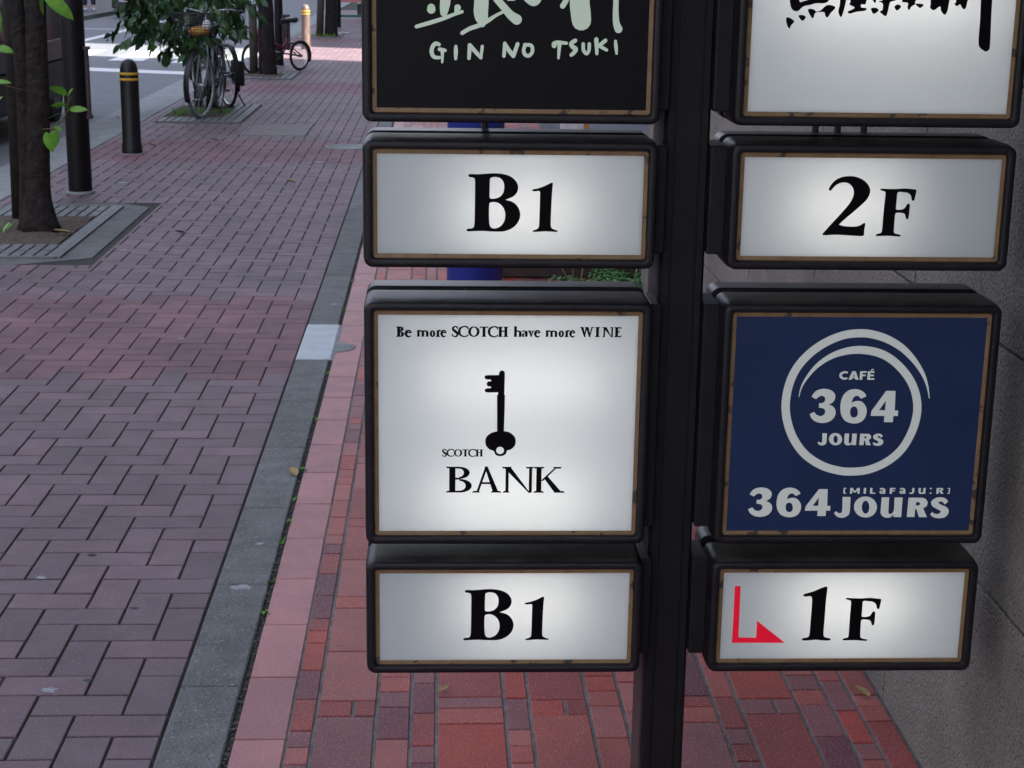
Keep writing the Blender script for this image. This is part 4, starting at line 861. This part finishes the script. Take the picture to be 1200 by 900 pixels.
for p, d, L, r_, W in [((.10,-.10,1.36),(.85,-.1,-.62),.21,1.0,.42), ((.10,-.10,1.36),(-.2,-.1,-.9),.12,.8,.4), ((-.17,-.10,1.06),(.9,-.1,-.15),.09,1.0,.55), ((-.19,-.12,.87),(.8,-.1,.1),.09,.7,.4), ((-.2,-.1,1.33),(.3,-.1,-.9),.2,.8,.4), ((-.24,-.1,.70),(.5,-.1,.8),.12,.8,.35)]:
    leaf_obj(t1, p, d, L, r_, M_LEAF2, W)
twig(t1, [(-.0,0,.8),(-.12,-.06,.84),(-.2,-.1,.87)]); twig(t1, [(-.05,0,1.0),(-.2,-.1,1.06)]); twig(t1, [(.04,0,1.5),(.07,-.06,1.42),(.10,-.10,1.36)])
for i in range(9):
    a = random.uniform(0,6.28); leaf_obj(t1, (-.23+random.gauss(0,.04),-.10+random.gauss(0,.05),.02), (math.cos(a)*.5,math.sin(a)*.5,.9), random.uniform(.05,.10), random.uniform(-1,1), M_LEAF2, .4)
def stake(loc, r, h, label, m=M_STAKE, lean=(0,0)):
    t = empty('tree_stake', loc); tag(t, label, 'stake', 'wooden stakes beside the trees')
    b = MB(); b.tube([(0,0,0),(lean[0]*.5,lean[1]*.5,h*.5),(lean[0],lean[1],h)], [r*1.03,r,r*.97], 12); b.build('shaft', m, t)
    b = MB(); b.tube([(lean[0]+r*1.06*math.cos(a),lean[1]+r*1.06*math.sin(a),h-.10+.0*a) for a in [i*.5236 for i in range(12)]], .006, 6, closed=True); b.build('rope_tie', M_STAKE, t)
    return t
stake((-1.755,6.75,0), .046, 2.0, 'dark round stake left of the nearest tree', M_STAKE2, (.03,0))
tree((-1.55,-1.9,0), 'unseen tree added outside the left edge to shade the near paving',
     [([(0,0,0),(0,0,.5),(.0,0,1.6),(.05,0,2.6)], .09, .06, 1.4)], 3, crown_n=2600, cr=2.3, leafL=.17)  # out of view; crown added to dim the near left paving
# second tree with low hanging foliage over the upright bicycles
t2 = tree((-1.60,14.25,0), 'street tree with low dark foliage standing behind the two upright bicycles',
     [([(0.02,0,0),(.02,0,.6),(.0,0,1.3),(.02,0,2.2),(.05,0,3)], .055, .04, 1.3), ([(-.13,.05,0),(-.13,.03,.5),(-.125,0,1.2),(-.1,0,2.2)], .042, .035, 1.2)], 3, crown_n=1300)
b = MB(); b2_ = MB()
for i in range(190):
    u = random.random(); x = random.uniform(-.72,.44); z = 1.15-random.random()*.18
    dz = .50-.9*abs(x+.2)**1.4 if x < .12 else .12
    p = Vector((x, random.uniform(-1.25,.15), random.uniform(.95-max(.06,dz)*.75, 1.3)))
    a = random.uniform(0, 6.28)
    tip = p+Vector((math.cos(a)*.13, math.sin(a)*.1, -.08))
    b2_.tube([p+Vector((0,0,.12)), p, tip], .003, 4)
    for k in range(6):
        q = p.lerp(tip, k/5); aa = a+random.uniform(-1.6,1.6)
        add_leaf(b, q, (math.cos(aa)*.7, math.sin(aa)*.7, random.uniform(-1.3,-.1)), random.uniform(.08,.14), random.uniform(-1.2,1.2))
tag(b.build('low_foliage', M_LEAF, t2), kind='stuff'); tag(b2_.build('low_twigs', M_BARK, t2), kind='stuff')
# third tree, stub stake, fourth tree
tree((-1.47,19.15,0), 'dark trunked tree that the red folding bicycle leans behind',
     [([(0,0,0),(0,0,.2),(-.01,0,.8),(-.03,0,1.6),(0,.05,2.6)], .098, .07, 1.18), ([(-.10,.02,0),(-.09,.02,.5),(-.085,0,1.4)], .045, .04, 1.1)], 3, crown_n=700)
stake((-1.69,19.3,0), .055, .93, 'short sawn off grey stake left of the folding bicycle tree')
t = tree((-1.33,30.1,0), 'far dark tree trunk beyond the sunlit strip', [([(0,0,0),(0,0,.5),(.0,0,1.6),(0,0,2.6)], .115, .09, 1.2)], 3, crown_n=500)
stake((-1.55,30.0,0), .07, 2.1, 'leaning grey stake left of the far tree trunk', M_STAKE, (.10,0))
def tuft(loc, n, r, L, label, m=M_LEAF2, name='grass_tuft'):
    b = MB()
    for i in range(n):
        a = random.random()*6.28; rr_ = r*math.sqrt(random.random()); p = Vector((rr_*math.cos(a), rr_*math.sin(a)*1.5, 0))
        h = random.uniform(.5,1)*L; d = Vector((random.gauss(0,.35),random.gauss(0,.35),1)).normalized(); s_ = Vector((math.cos(a),math.sin(a),0))*.004
        b.add([p-s_, p+s_, p+d*h*.6+s_*.7, p+d*h+Vector((d.x,d.y,0))*h*.3, p+d*h*.6-s_*.7], [(0,1,2,3,4)])
    o = b.build(name, m); o.location = loc; tag(o, kind='stuff'); return o
tuft((-1.72,13.55,.005), 160, .16, .09, '')
tuft((-1.42,13.7,.005), 90, .10, .06, '')
tuft((-1.44,29.9,.005), 120, .22, .10, '')

# ---------------------------------------------------------------- bicycles
def circ(c, r, ax, n=40, a0=0, a1=360):
    """points of a circle in the XZ plane of the bicycle, ax ignored"""
    return [Vector((c[0]+r*math.cos(R_(a0+(a1-a0)*i/n)), c[1], c[2]+r*math.sin(R_(a0+(a1-a0)*i/n)))) for i in range(n+(0 if a1-a0 == 360 else 1))]
def wheel(t, c, r, steer=0, tyre=M_TYRE, rimm=M_CHROME, tr=.016):
    e = empty('wheel', c, steer, t)
    b = MB(); b.tube(circ((0,0,0), r-tr, 0), tr, 8, closed=True); b.build('tyre', tyre, e)
    b = MB(); b.tube(circ((0,0,0), r-tr*2.3, 0), tr*.6, 6, closed=True); b.build('rim', rimm, e)
    b = MB()
    for i in range(28):
        a = i*2*math.pi/28; b.tube([(0,(.02 if i % 2 else -.02),0), ((r-tr*2.5)*math.cos(a),0,(r-tr*2.5)*math.sin(a))], .0014, 4, caps=False)
    tag(b.build('spokes', rimm, e), kind='stuff')
    b = MB(); b.tube([(0,-.045,0),(0,.045,0)], .018, 10); b.build('hub', rimm, e)
    return e
def bicycle(loc, rz, r, wb, frame, label, tyre=None, steer=0, basket=False, mud=M_CHROME, lean=0, folding=False, stand=False, bag=None, rack=True, group=None):
    """x axis points forward, origin on the ground under the rear axle"""
    t = empty('bicycle', loc, 0); t.rotation_euler = (lean, 0, rz); tag(t, label, 'bicycle')
    tyre = tyre or M_TYRE; wheel(t, (0,0,r), r, tyre=tyre)
    hx = wb-.08 if not folding else wb-.06
    head_lo = Vector((hx-.03,0,r*2+.06 if not folding else .42)); head_hi = head_lo+Vector((-.05,0,.17))
    bb = Vector((wb*.43,0,.27)) if not folding else Vector((wb*.42,0,.26)); ra = Vector((0,0,r)); fa = Vector((wb,0,r))
    st_top = Vector((wb*.27,0,.72 if not folding else .40)); sad = Vector((wb*.22,0,.86)) if not folding else Vector((wb*.24,0,.70))
    b = MB(); tb = .016 if not folding else .020
    if folding:
        b.tube([head_lo+Vector((0,0,.03)), Vector((wb*.5,0,.36)), bb+Vector((-.02,0,.08))], .026, 10)
        b.tube([bb, st_top, st_top+Vector((-.01,0,.05))], .018, 8)
    else:
        b.tube([head_lo, bb+Vector((.12,0,.08)), bb], tb, 8); b.tube([head_hi+Vector((0,0,-.04)), bb+Vector((.0,0,.22)), bb+Vector((-.06,0,.16))], tb*.9, 8); b.tube([bb, st_top], tb, 8)
    b.tube([head_lo, head_hi], .020, 10)
    for s_ in (-1, 1):
        o_ = Vector((0,.05*s_,0)); b.tube([bb+Vector((0,.03*s_,0)), ra+o_], .009, 6); b.tube([st_top+Vector((0,.015*s_,-.03)), ra+o_], .008, 6)
    b.build('frame', frame, t)
    e = empty('front_assembly', (fa.x,0,0), steer, t)
    # front wheel turns with the fork
    w_ = wheel(e, (0,0,r), r, tyre=tyre)
    b = MB()
    hl = head_lo-Vector((fa.x,0,0)); hh = head_hi-Vector((fa.x,0,0))
    for s_ in (-1, 1): b.tube([hl+Vector((0,.03*s_,0)), hl+Vector((.02,.045*s_,-.12)), Vector((0,.05*s_,r))], .010, 6)
    b.tube([hl+Vector((0,-.03,0)), hl+Vector((0,.03,0))], .013, 6)
    b.build('fork', M_SILVER if not folding else frame, e)
    b = MB(); top = hh+Vector((-.03,0,.12 if not folding else .42))
    b.tube([hh, top], .011, 8)
    if folding: b.tube([top+Vector((0,-.25,0)), top+Vector((0,.25,0))], .010, 8)
    else: b.tube([top+Vector((-.16,-.27,.02)), top+Vector((-.05,-.24,.04)), top+Vector((.05,-.1,.03)), top, top+Vector((.05,.1,.03)), top+Vector((-.05,.24,.04)), top+Vector((-.16,.27,.02))], .010, 8)
    b.build('handlebar', M_CHROME, e)
    b = MB()
    for s_ in (-1, 1):
        q = top+(Vector((-.16,.27*s_,.02)) if not folding else Vector((0,.25*s_,0))); d = Vector((-.09,.01*s_,-.01)) if not folding else Vector((0,-.10*s_,0)); b.tube([q, q+d], .016, 8)
    b.build('grips', M_SADDLE, e)
    def fender(cx, a0, a1, par):
        b = MB(); L_ = []
        for i in range(17):
            a = R_(a0+(a1-a0)*i/16); L_.append([(cx+(r+.014)*math.cos(a)+0, y_, r+(r+.014-abs(y_)*.35)*math.sin(a)) for y_ in (-.028,-.014,0,.014,.028)])
        b.loops(L_, 0, True, closed=False); o = b.build('mudguard', mud, par)
        md = o.modifiers.new('s','SOLIDIFY'); md.thickness = .002
    fender(0, 35, 205, t)
    if not folding: fender(0, -25, 130, e)
    b = MB()
    L_ = []
    for x_, w2, z_ in ((-.13,.075,.0),(-.10,.105,.015),(-.03,.10,.005),(.05,.05,-.005),(.13,.025,-.01),(.15,.012,-.015)):
        L_.append([sad+Vector((x_, w2*math.cos(a), z_+.028*math.sin(a)*(1 if math.sin(a) > 0 else 1.6))) for a in [k*math.pi/6 for k in range(12)]])
    b.loops(L_, 0, True, True, True, True); b.build('saddle', M_SADDLE, t)
    b = MB(); b.tube([st_top, sad-Vector((0,0,.03))], .012, 8); b.build('seat_post', M_CHROME if not folding else M_SADDLE, t)
    b = MB(); b.tube([(bb.x+.09*math.cos(a),-.055,bb.z+.09*math.sin(a)) for a in [k*math.pi/8 for k in range(16)]], .006, 6, closed=True)
    b.tube([bb+Vector((0,-.07,0)), bb+Vector((.1,-.08,-.13))], .009, 6); b.tube([bb+Vector((0,.06,0)), bb+Vector((-.1,.08,.13))], .009, 6); b.tube([bb+Vector((0,-.07,0)), bb+Vector((0,.07,0))], .02, 8)
    b.tube([bb+Vector((0,-.055,.09)), ra+Vector((0,-.05,.035))], .004, 4); b.tube([bb+Vector((0,-.055,-.09)), ra+Vector((0,-.05,-.035))], .004, 4)
    b.build('crank', M_SADDLE, t)
    b = MB(); b.cbox(bb.x+.06,bb.x+.15,-.17,-.09,bb.z-.145,bb.z-.12,.005); b.cbox(bb.x-.15,bb.x-.06,.09,.17,bb.z+.12,bb.z+.145,.005); b.build('pedals', M_SADDLE, t)
    if rack:
        b = MB(); z_ = r*2+.06
        for s_ in (-1,1):
            b.tube([(st_top.x-.02,.02*s_,z_+.03),(.12,.06*s_,z_),(-.22,.06*s_,z_)], .006, 6); b.tube([(0,.055*s_,r),(-.08,.06*s_,z_)], .005, 6)
        for x_ in (-.2,-.1,0,.1): b.tube([(x_,-.06,z_),(x_,.06,z_)], .005, 6)
        b.build('rear_rack', M_SILVER, t)
    if stand:
        b = MB()
        for s_ in (-1,1): b.tube([(0,.06*s_,r),(-.02,.09*s_,.16),(-.03,.17*s_,.008)], .008, 6)
        b.tube([(-.03,-.17,.008),(-.03,.17,.008)], .007, 6)
        b.build('kickstand', M_CHROME if frame is M_SILVER else M_SADDLE, t)
    if basket:
        b = MB(); bx0, bx1, zz0, zz1 = hl.x+.06, hl.x+.32, hl.z+.10, hl.z+.30
        for k in range(9):
            z_ = zz0+(zz1-zz0)*k/8; g_ = .02*k/8
            b.tube([(bx0-g_,-.15-g_,z_),(bx1+g_,-.15-g_,z_),(bx1+g_,.15+g_,z_),(bx0-g_,.15+g_,z_)], .003 if k < 8 else .006, 4, closed=True)
        for k in range(10):
            y_ = -.15+.3*k/9
            b.tube([(bx0-.02,y_*1.13,zz1),(bx0,y_,zz0),(bx1,y_,zz0),(bx1+.02,y_*1.13,zz1)], .0025, 4)
        b.build('basket', M_BIKEB, e)
    return t, e
# silver bicycle, front wheel towards us
ba, ea = bicycle((-1.50,14.18,0), R_(-92), .33, 1.06, M_SILVER, 'silver upright bicycle with a front basket, front wheel turned towards us', tyre=M_TYREG, steer=R_(-14), basket=True, mud=M_BIKEB, lean=R_(0))
bb_, eb = bicycle((-1.43,14.42,0), R_(114), .33, 1.06, M_BIKEB, 'black upright bicycle seen from behind on its double kickstand', stand=True, mud=M_BIKEB)
b = MB()
for s_ in (-1,1): b.cbox(-.26,.06,.075*s_-.03,.075*s_+.03,.24,.50,.02) if s_ < 0 else None
b.build('pannier_bag', M_SADDLE, bb_)
rb, er = bicycle((-1.15,20.22,0), R_(180+53), .205, .96, M_BIKER, 'small dark red folding bicycle leaning behind the tree by the sunlit strip', folding=True, mud=M_BIKEB, rack=False)
# shopping in the basket of the silver bicycle
def lump(name, loc, rx, ry, rz_, m, label, cat):
    b = MB(); L_ = []
    for i in range(9):
        a = -math.pi/2+math.pi*i/8
        L_.append([(rx*math.cos(a)*math.cos(k*.6283)*random.uniform(.8,1.15), ry*math.cos(a)*math.sin(k*.6283)*random.uniform(.8,1.15), rz_*math.sin(a)+rz_) for k in range(10)])
    b.loops(L_, 0, True, True, True, True); o = b.build(name, m); o.location = loc; tag(o, label, cat); return o
lump('shopping_bag', (-1.53,13.02,.80), .10,.08,.05, M_BAGY, 'yellow and red packet lying in the basket of the silver bicycle', 'bag')
lump('plastic_bag', (-1.45,13.06,.84), .05,.05,.06, M_BAGW, 'small white plastic bag in the basket beside the yellow packet', 'bag')

# ---------------------------------------------------------------- dark van at the left
vt = empty('parked_van', (-2.98,9.9,RZ)); tag(vt, 'dark van parked at the left edge, beige blocks inside in place of window reflections', 'van')
def vx(*a, m=M_VANB, n='body', bev=.03, par=vt):
    b = MB(); b.cbox(*a, bev); return b.build(n, m, par)
vx(-1.6,0,0,4.3,.22,.60,bev=.05); vx(-1.6,.012,.0,4.3,.605,.80,m=M_VANG,n='side_band',bev=.012)
vx(-1.55,-.03,.15,4.15,1.45,1.62,n='roof',bev=.06)
for y_ in (.05,1.3,2.75,4.10): vx(-1.57,-.015,y_,y_+.09,.80,1.5,n='pillar',bev=.01)
for i,(a,b_) in enumerate(((.15,1.29),(1.40,2.74),(2.85,4.09))):
    b = MB(); b.box(-.032,-.026,a,b_,.805,1.449); gl = b.build('side_window', None or M_GLASS, vt)
vx(-1.5,-.1,.1,4.2,.6,.79,m=M_VANB,n='floor_pan',bev=.01)
for y_ in (1.0,2.2,3.3):  # beige seat shapes put in to stand for warm reflections in the windows
    for x_ in (-.62,-1.25): 
        vx(x_,x_+.45,y_,y_+.16,.8,1.25,m=M_REFL,n='reflection_seat',bev=.05); vx(x_+.1,x_+.35,y_+.02,y_+.12,1.27,1.42,m=M_REFL,n='reflection_headrest',bev=.04)
for y_ in (.75,3.5):
    for x_ in (-.10,-1.42):
        b = MB(); b.tube([(x_-.10,y_,.29),(x_+.08,y_,.29)], .29, 24); w_ = b.build('wheel', M_TYRE, vt)
        b = MB(); b.tube([(x_+.081,y_,.29),(x_+.086,y_,.29)], .17, 20); b.build('hubcap', M_PIPE, w_)
b = MB(); b.cbox(-1.5,-.1,-.03,.02,.75,.92,.01); b.build('tail_lamp_bar', mat('tail_lamp', (.25,.01,.01), .3), vt)
gm = M_GLASS.node_tree.nodes['Principled BSDF']

# ---------------------------------------------------------------- far car, person, A-frame
ct = empty('parked_car', (-6.55,39.3,RZ)); tag(ct, 'dark car with a pale number plate parked across the road at the top', 'car')
def cbx(n, m, *a, bev=.03, par=ct):
    b = MB(); b.cbox(*a, bev); return b.build(n, m, par)
b = MB(); prof = [(0,.25),(0,.62),(.08,.78),(.9,.92),(1.5,1.38),(3.0,1.42),(3.7,.98),(4.1,.9),(4.15,.3)]
b.loops([[(-.82,y_,z_) for y_,z_ in prof],[(-.75+.0,y_,z_+.012) for y_,z_ in prof],[(.75,y_,z_+.012) for y_,z_ in prof],[(.82,y_,z_) for y_,z_ in prof]], 0, False, True, True, True); b.build('body', mat('dark_car_paint', (.01,.01,.013), .25, coat=.5), ct)
cbx('bumper', mat('grey_bumper', (.03,.03,.035), .5), -.80,.80,-.06,.02,.24,.44)
cbx('number_plate', M_CREAM, -.62,-.12,-.075,-.062,.40,.56, bev=.004)
for x_ in (-.62,.62): cbx('headlight', mat('lamp_lens', (.5,.5,.45), .2) if x_ < 0 else bpy.data.materials['lamp_lens'], x_-.14,x_+.14,-.03,.05,.58,.72, bev=.02)
cbx('windscreen', M_GLASS, -.66,.66,.98,1.02,.95,1.0, bev=.005)
for y_ in (.7,3.3):
    for x_ in (-.72,.72):
        b = MB(); b.tube([(x_-.10,y_,.30),(x_+.10,y_,.30)], .30, 24); b.build('wheel', M_TYRE, ct)

def person(loc, rz, label):
    t = empty('person', loc, rz); tag(t, label, 'person')
    def skin(name, V, E_, Rr, m, root=0, sub=2):
        me = bpy.data.meshes.new(name); me.from_pydata(V, E_, []); me.materials.append(m)
        o = newobj(name, me, t)
        o.modifiers.new('skin','SKIN'); o.data.skin_vertices[0].data[root].use_root = True
        for i, r_ in enumerate(Rr): o.data.skin_vertices[0].data[i].radius = r_ if isinstance(r_, tuple) else (r_, r_)
        sb = o.modifiers.new('sub','SUBSURF'); sb.levels = sub; sb.render_levels = sub
        for p_ in o.data.polygons: p_.use_smooth = True
        return o
    V = [(0,0,.95),(0,0,1.15),(0,0,1.38),(0,.0,1.47),(0,-.01,1.56),(0,-.015,1.66),
         (.17,0,1.40),(.22,.02,1.12),(.22,-.06,.88),(.22,-.08,.80),(-.17,0,1.40),(-.22,.02,1.12),(-.22,-.06,.88),(-.22,-.08,.80),
         (.09,0,.88),(.10,-.03,.50),(.10,.02,.09),(.10,-.12,.04),(-.09,0,.88),(-.10,.05,.50),(-.10,.16,.10),(-.10,.04,.04)]
    E_ = [(0,1),(1,2),(2,3),(3,4),(4,5),(2,6),(6,7),(7,8),(8,9),(2,10),(10,11),(11,12),(12,13),(0,14),(14,15),(15,16),(16,17),(0,18),(18,19),(19,20),(20,21)]
    Rr = [(.14,.10),(.13,.09),(.15,.10),.055,.075,.085,.055,.04,.03,.025,.055,.04,.03,.025,.085,.055,.035,.03,.085,.055,.035,.03]
    skin('body', V, E_, Rr, M_SKIN)
    skin('trousers', [(0,0,.97),(.09,0,.88),(.10,-.03,.50),(.10,.015,.13),(-.09,0,.88),(-.10,.05,.50),(-.10,.15,.14)], [(0,1),(1,2),(2,3),(0,4),(4,5),(5,6)], [(.155,.12),.10,.078,.065,.10,.078,.065], M_TROU)
    skin('shirt', [(0,0,.98),(0,0,1.2),(0,0,1.40),(.17,0,1.41),(.22,.02,1.15),(-.17,0,1.41),(-.22,.02,1.15)], [(0,1),(1,2),(2,3),(3,4),(2,5),(5,6)], [(.16,.115),(.145,.105),(.15,.105),.065,.055,.065,.055], M_SHIRT)
    for x_, y_ in ((.10,0),(-.10,.14)):
        b = MB(); b.cbox(x_-.045,x_+.045,y_-.18,y_+.09,.0,.085,.03); b.build('shoe', M_SHOE, t)
    b = MB(); L_ = []
    for i in range(8):
        a = math.pi*i/14; L_.append([(.098*math.sin(a)*math.cos(k*.5236), .01+.105*math.sin(a)*math.sin(k*.5236), 1.64+.115*math.cos(a)) for k in range(12)])
    b.loops(L_, 0, True, True, False, True); b.build('hair', M_HAIR, t)
    for x_ in (-.033,.033):
        b = MB(); b.lathe([(.001,-.010),(.009,-.005),(.010,0),(.009,.005),(.001,.010)], 10, c=(x_,-.098,1.655)); b.build('eye', M_FBLACK, t)
    b = MB(); b.tube([(0,-.098,1.66),(0,-.118,1.625),(0,-.10,1.618)], [.008,.013,.008], 6); b.build('nose', M_SKIN, t)
    b = MB(); b.tube([(-.022,-.094,1.592),(0,-.099,1.590),(.022,-.094,1.592)], .005, 6); b.build('mouth', mat('lips', (.35,.14,.12), .5), t)
    return t
person((-8.35,41.3,.04), R_(200), 'person in dark trousers and pale shoes standing across the road, only the legs in view')

at = empty('sandwich_board', (-1.25,38.9,0)); tag(at, 'green framed board with cream and pink panels standing far up the footway', 'sign board')
def abx(n, m, *a):
    b = MB(); b.cbox(*a, .004); return b.build(n, m, at)
abx('frame_post', M_GREEN, .52,.57,-.02,.03,0,1.3); abx('frame_post', M_GREEN, -.57,-.52,-.02,.03,0,1.3); abx('frame_bar', M_GREEN, -.60,.60,-.05,.05,.06,.12)
abx('foot', M_GREEN, -.60,-.5,-.2,.2,0,.05); abx('foot', M_GREEN, .5,.60,-.2,.2,0,.05)
abx('print_panel', M_PINKP, -.515,.515,0,.01,.42,.55); abx('print_panel', M_CREAM, -.515,.05,0,.01,.553,1.25); abx('print_panel', M_LIMEP, .053,.515,0,.01,.553,1.25)
abx('box', M_BIKEB, .02,.33,.02,.3,.125,.40)
b = MB(); b.cbox(-.12,.12,-.04,.04,0,.03,.012); o = b.build('crumpled_wrapper', M_BAGW); o.location = (-1.13,31.2,0); o.rotation_euler = (0,0,.5); tag(o, 'pale crumpled wrapper on the footway right of the far trunks', 'litter')

# ---------------------------------------------------------------- behind the signs
t = empty('blue_bin', (.945,3.95,0)); tag(t, 'blue cylindrical bin showing through the gaps between the left signs', 'bin')
b = MB(); b.lathe([(.118,0),(.125,.02),(.125,1.15),(.13,1.16),(.13,1.2),(.12,1.21),(0,1.215)], 32); b.build('body', M_BLUE, t)
b = MB(); b.lathe([(.126,.55),(.128,.555),(.128,.565),(.126,.57)], 32); b.build('band', M_BLUE, t)
t = empty('planter', (1.66,5.35,0)); tag(t, 'dark brown planter box behind the left signs', 'planter')
for k in range(4):
    b = MB(); b.cbox(-.58,.42,-.35,-.32,.005+k*.075,.077+k*.075,.004); b.build('board', M_PLANTER, t)
    b = MB(); b.cbox(-.58,.42,.32,.35,.005+k*.075,.077+k*.075,.004); b.build('board', M_PLANTER, t)
for x_ in (-.60,.42):
    b = MB(); b.cbox(x_,x_+.02,-.35,.35,.0,.305,.004); b.build('end_board', M_PLANTER, t)
b = MB(); b.box(-.575,.415,-.315,.315,.0,.27); b.build('soil', M_DIRT, t)
def frond_plant(loc, n, L, label, m=M_FERN, up=.6, name='fern'):
    t = empty(name, loc); tag(t, label, 'plant', 'green plants behind the signs')
    b = MB()
    for i in range(n):
        a = random.random()*6.28; l_ = L*random.uniform(.5,1); k = 7; prev = Vector((0,0,0))
        d = Vector((math.cos(a),math.sin(a),0))
        for j in range(k):
            s_ = (j+1)/k; p = d*l_*s_*.8+Vector((0,0,l_*(up*1.6*s_-1.1*s_*s_*up)))
            for sg in (-1,1):
                q = Vector((-d.y,d.x,0))*sg
                add_leaf(b, p, q+d*.5+Vector((0,0,random.uniform(-.2,.4))), l_*.22*(1-.5*s_)+.012, random.uniform(-.4,.4), 0, LGs)
    tag(b.build('fronds', m, t), kind='stuff')
    return t
for i, (x_, y_, z_) in enumerate(((1.52,4.62,.0),(1.66,4.52,.0),(1.82,4.6,.0),(1.97,4.7,.0),(1.74,4.72,.0))):
    frond_plant((x_,y_,z_), 34, .26, ['leftmost feathery fern before the brown planter, near the blue bin','second feathery fern from the left before the brown planter','fourth feathery fern from the left before the brown planter','rightmost feathery fern before the brown planter, nearest the black post','middle feathery fern close against the brown planter boards'][i])
t = frond_plant((1.95,6.2,.0), 150, .85, 'taller green shrub behind the planter, seen below the top left sign', M_FERN, .95, 'shrub')
frond_plant((1.62,3.55,0), 46, .30, 'green fern on the tiles at the foot of the stone wall', M_FERN, .5)
t = empty('dry_grass', (1.45,4.6,0)); tag(t, 'a few pale dry grass blades arching in front of the planter', 'plant')
for pts in ([(0,0,0),(-.02,-.02,.22),(-.07,-.05,.33)],[(.02,0,0),(.05,0,.2),(.14,-.02,.24),(.2,-.02,.19)],[(0,0,0),(-.1,0,.2),(-.22,0,.25),(-.33,0,.18)],[(.28,0,0),(.30,-.05,.15),(.38,-.05,.22),(.45,-.05,.23)]):
    b = MB(); b.tube(pts, [.003]*(len(pts)-1)+[.001], 5); b.build('blade', M_STRAW, t)
t = empty('folding_notice', (1.72,9.4,0)); tag(t, 'pale blue board with an orange edge glimpsed below the GIN NO TSUKI sign', 'sign board')
b = MB(); b.cbox(.0,.18,-.01,.01,.05,.9,.004); b.build('board', M_BAGW, t)
b = MB(); b.cbox(.182,.22,-.015,.015,0,.95,.004); b.build('edge_strip', M_ORANGE, t)

# ---------------------------------------------------------------- litter and marks
def fallen(loc, rz, L, m, label, W=.6):
    b = MB(); g_ = leaf_geo(L, L*W, -.22, 6)
    b.add([(v[0]+random.gauss(0,.0006), v[1]-L/2, v[2]*1+.002+abs(v[0])*.35) for v in g_[0]], g_[1], 0, True)
    o = b.build('fallen_leaf', m); o.location = loc; o.rotation_euler = (0,0,rz); tag(o, label, 'leaf', 'fallen leaves on the paving'); return o
fallen((-1.16,11.22,.003), 1.2, .09, M_LEAFG, 'green fallen leaf on the rose band near the access cover')
fallen((-.27,8.56,.003), 1.4, .075, M_LEAFY, 'yellow fallen leaf on the mauve bricks left of the white B1 sign')
fallen((-.72,6.29,.003), 1.9, .07, M_GUMD, 'dark fallen leaf right of the nearest tree grate')
fallen((-1.63,10.78,.003), 1.5, .07, M_LEAFB, 'brown fallen leaf just behind the black bollard')
fallen((-1.37,6.15,.02), 1.9, .10, M_LEAFY, 'pale yellow leaf lying on the grate at the foot of the nearest tree')
fallen((.325,1.69,.005), .4, .055, M_LEAFY, 'curled yellow leaf on the dividing kerb left of the key sign')
fallen((.795,.11,.003), -.9, .032, M_LEAFY, 'tiny dry curled leaf on the red tiles under the lower B1 sign', .5)
fallen((1.735,.075,.004), .6, .045, M_LEAFY, 'small dry leaf against the foot of the stone wall', .5)
fallen((-2.45,13.6,-.045), .6, .07, M_LEAFB, 'small brown leaf on the concrete gutter behind the bollard')
def spot(x, y, r, m=M_GUM, z=.0012):
    b = MB(); n_ = 16; rs = [r*random.uniform(.65,1.25) for _ in range(n_)]
    b.add([(0,0,.0014)]+[(rs[i]*math.cos(i*6.2832/n_)*1.35, rs[i]*math.sin(i*6.2832/n_), .0002) for i in range(n_)], [(0,i+1,(i+1)%n_+1) for i in range(n_)], 0, True)
    return b, (x, y, z)
SP = [(.275,.735,.020,M_GUM,.003),(-.085,.125,.014,M_GUM,.001),(-.26,.81,.012,M_GUM,.001),(-.95,5.74,.02,M_GUM,.001),(.29,4.31,.014,M_GUM,.003),(-.16,9.77,.03,M_GUM,.001),(.285,1.06,.010,M_GUM,.003),
      (-1.46,8.48,.03,M_GUM,.001),(-.31,3.59,.012,M_GUM,.001),(-1.50,8.9,.02,M_GUM,.001),(-.01,.175,.009,M_GUMD,.001),(-.16,.98,.009,M_GUMD,.001),(.02,.60,.007,M_GUMD,.001)]
gs = empty('gum_marks'); tag(gs, kind='structure'); gs.name = 'pavement_marks'
for (x_, y_, r_, m_, z_) in SP:
    b, l_ = spot(x_, y_, r_, m_, z_); o = b.build('gum_spot', m_, gs); o.location = l_
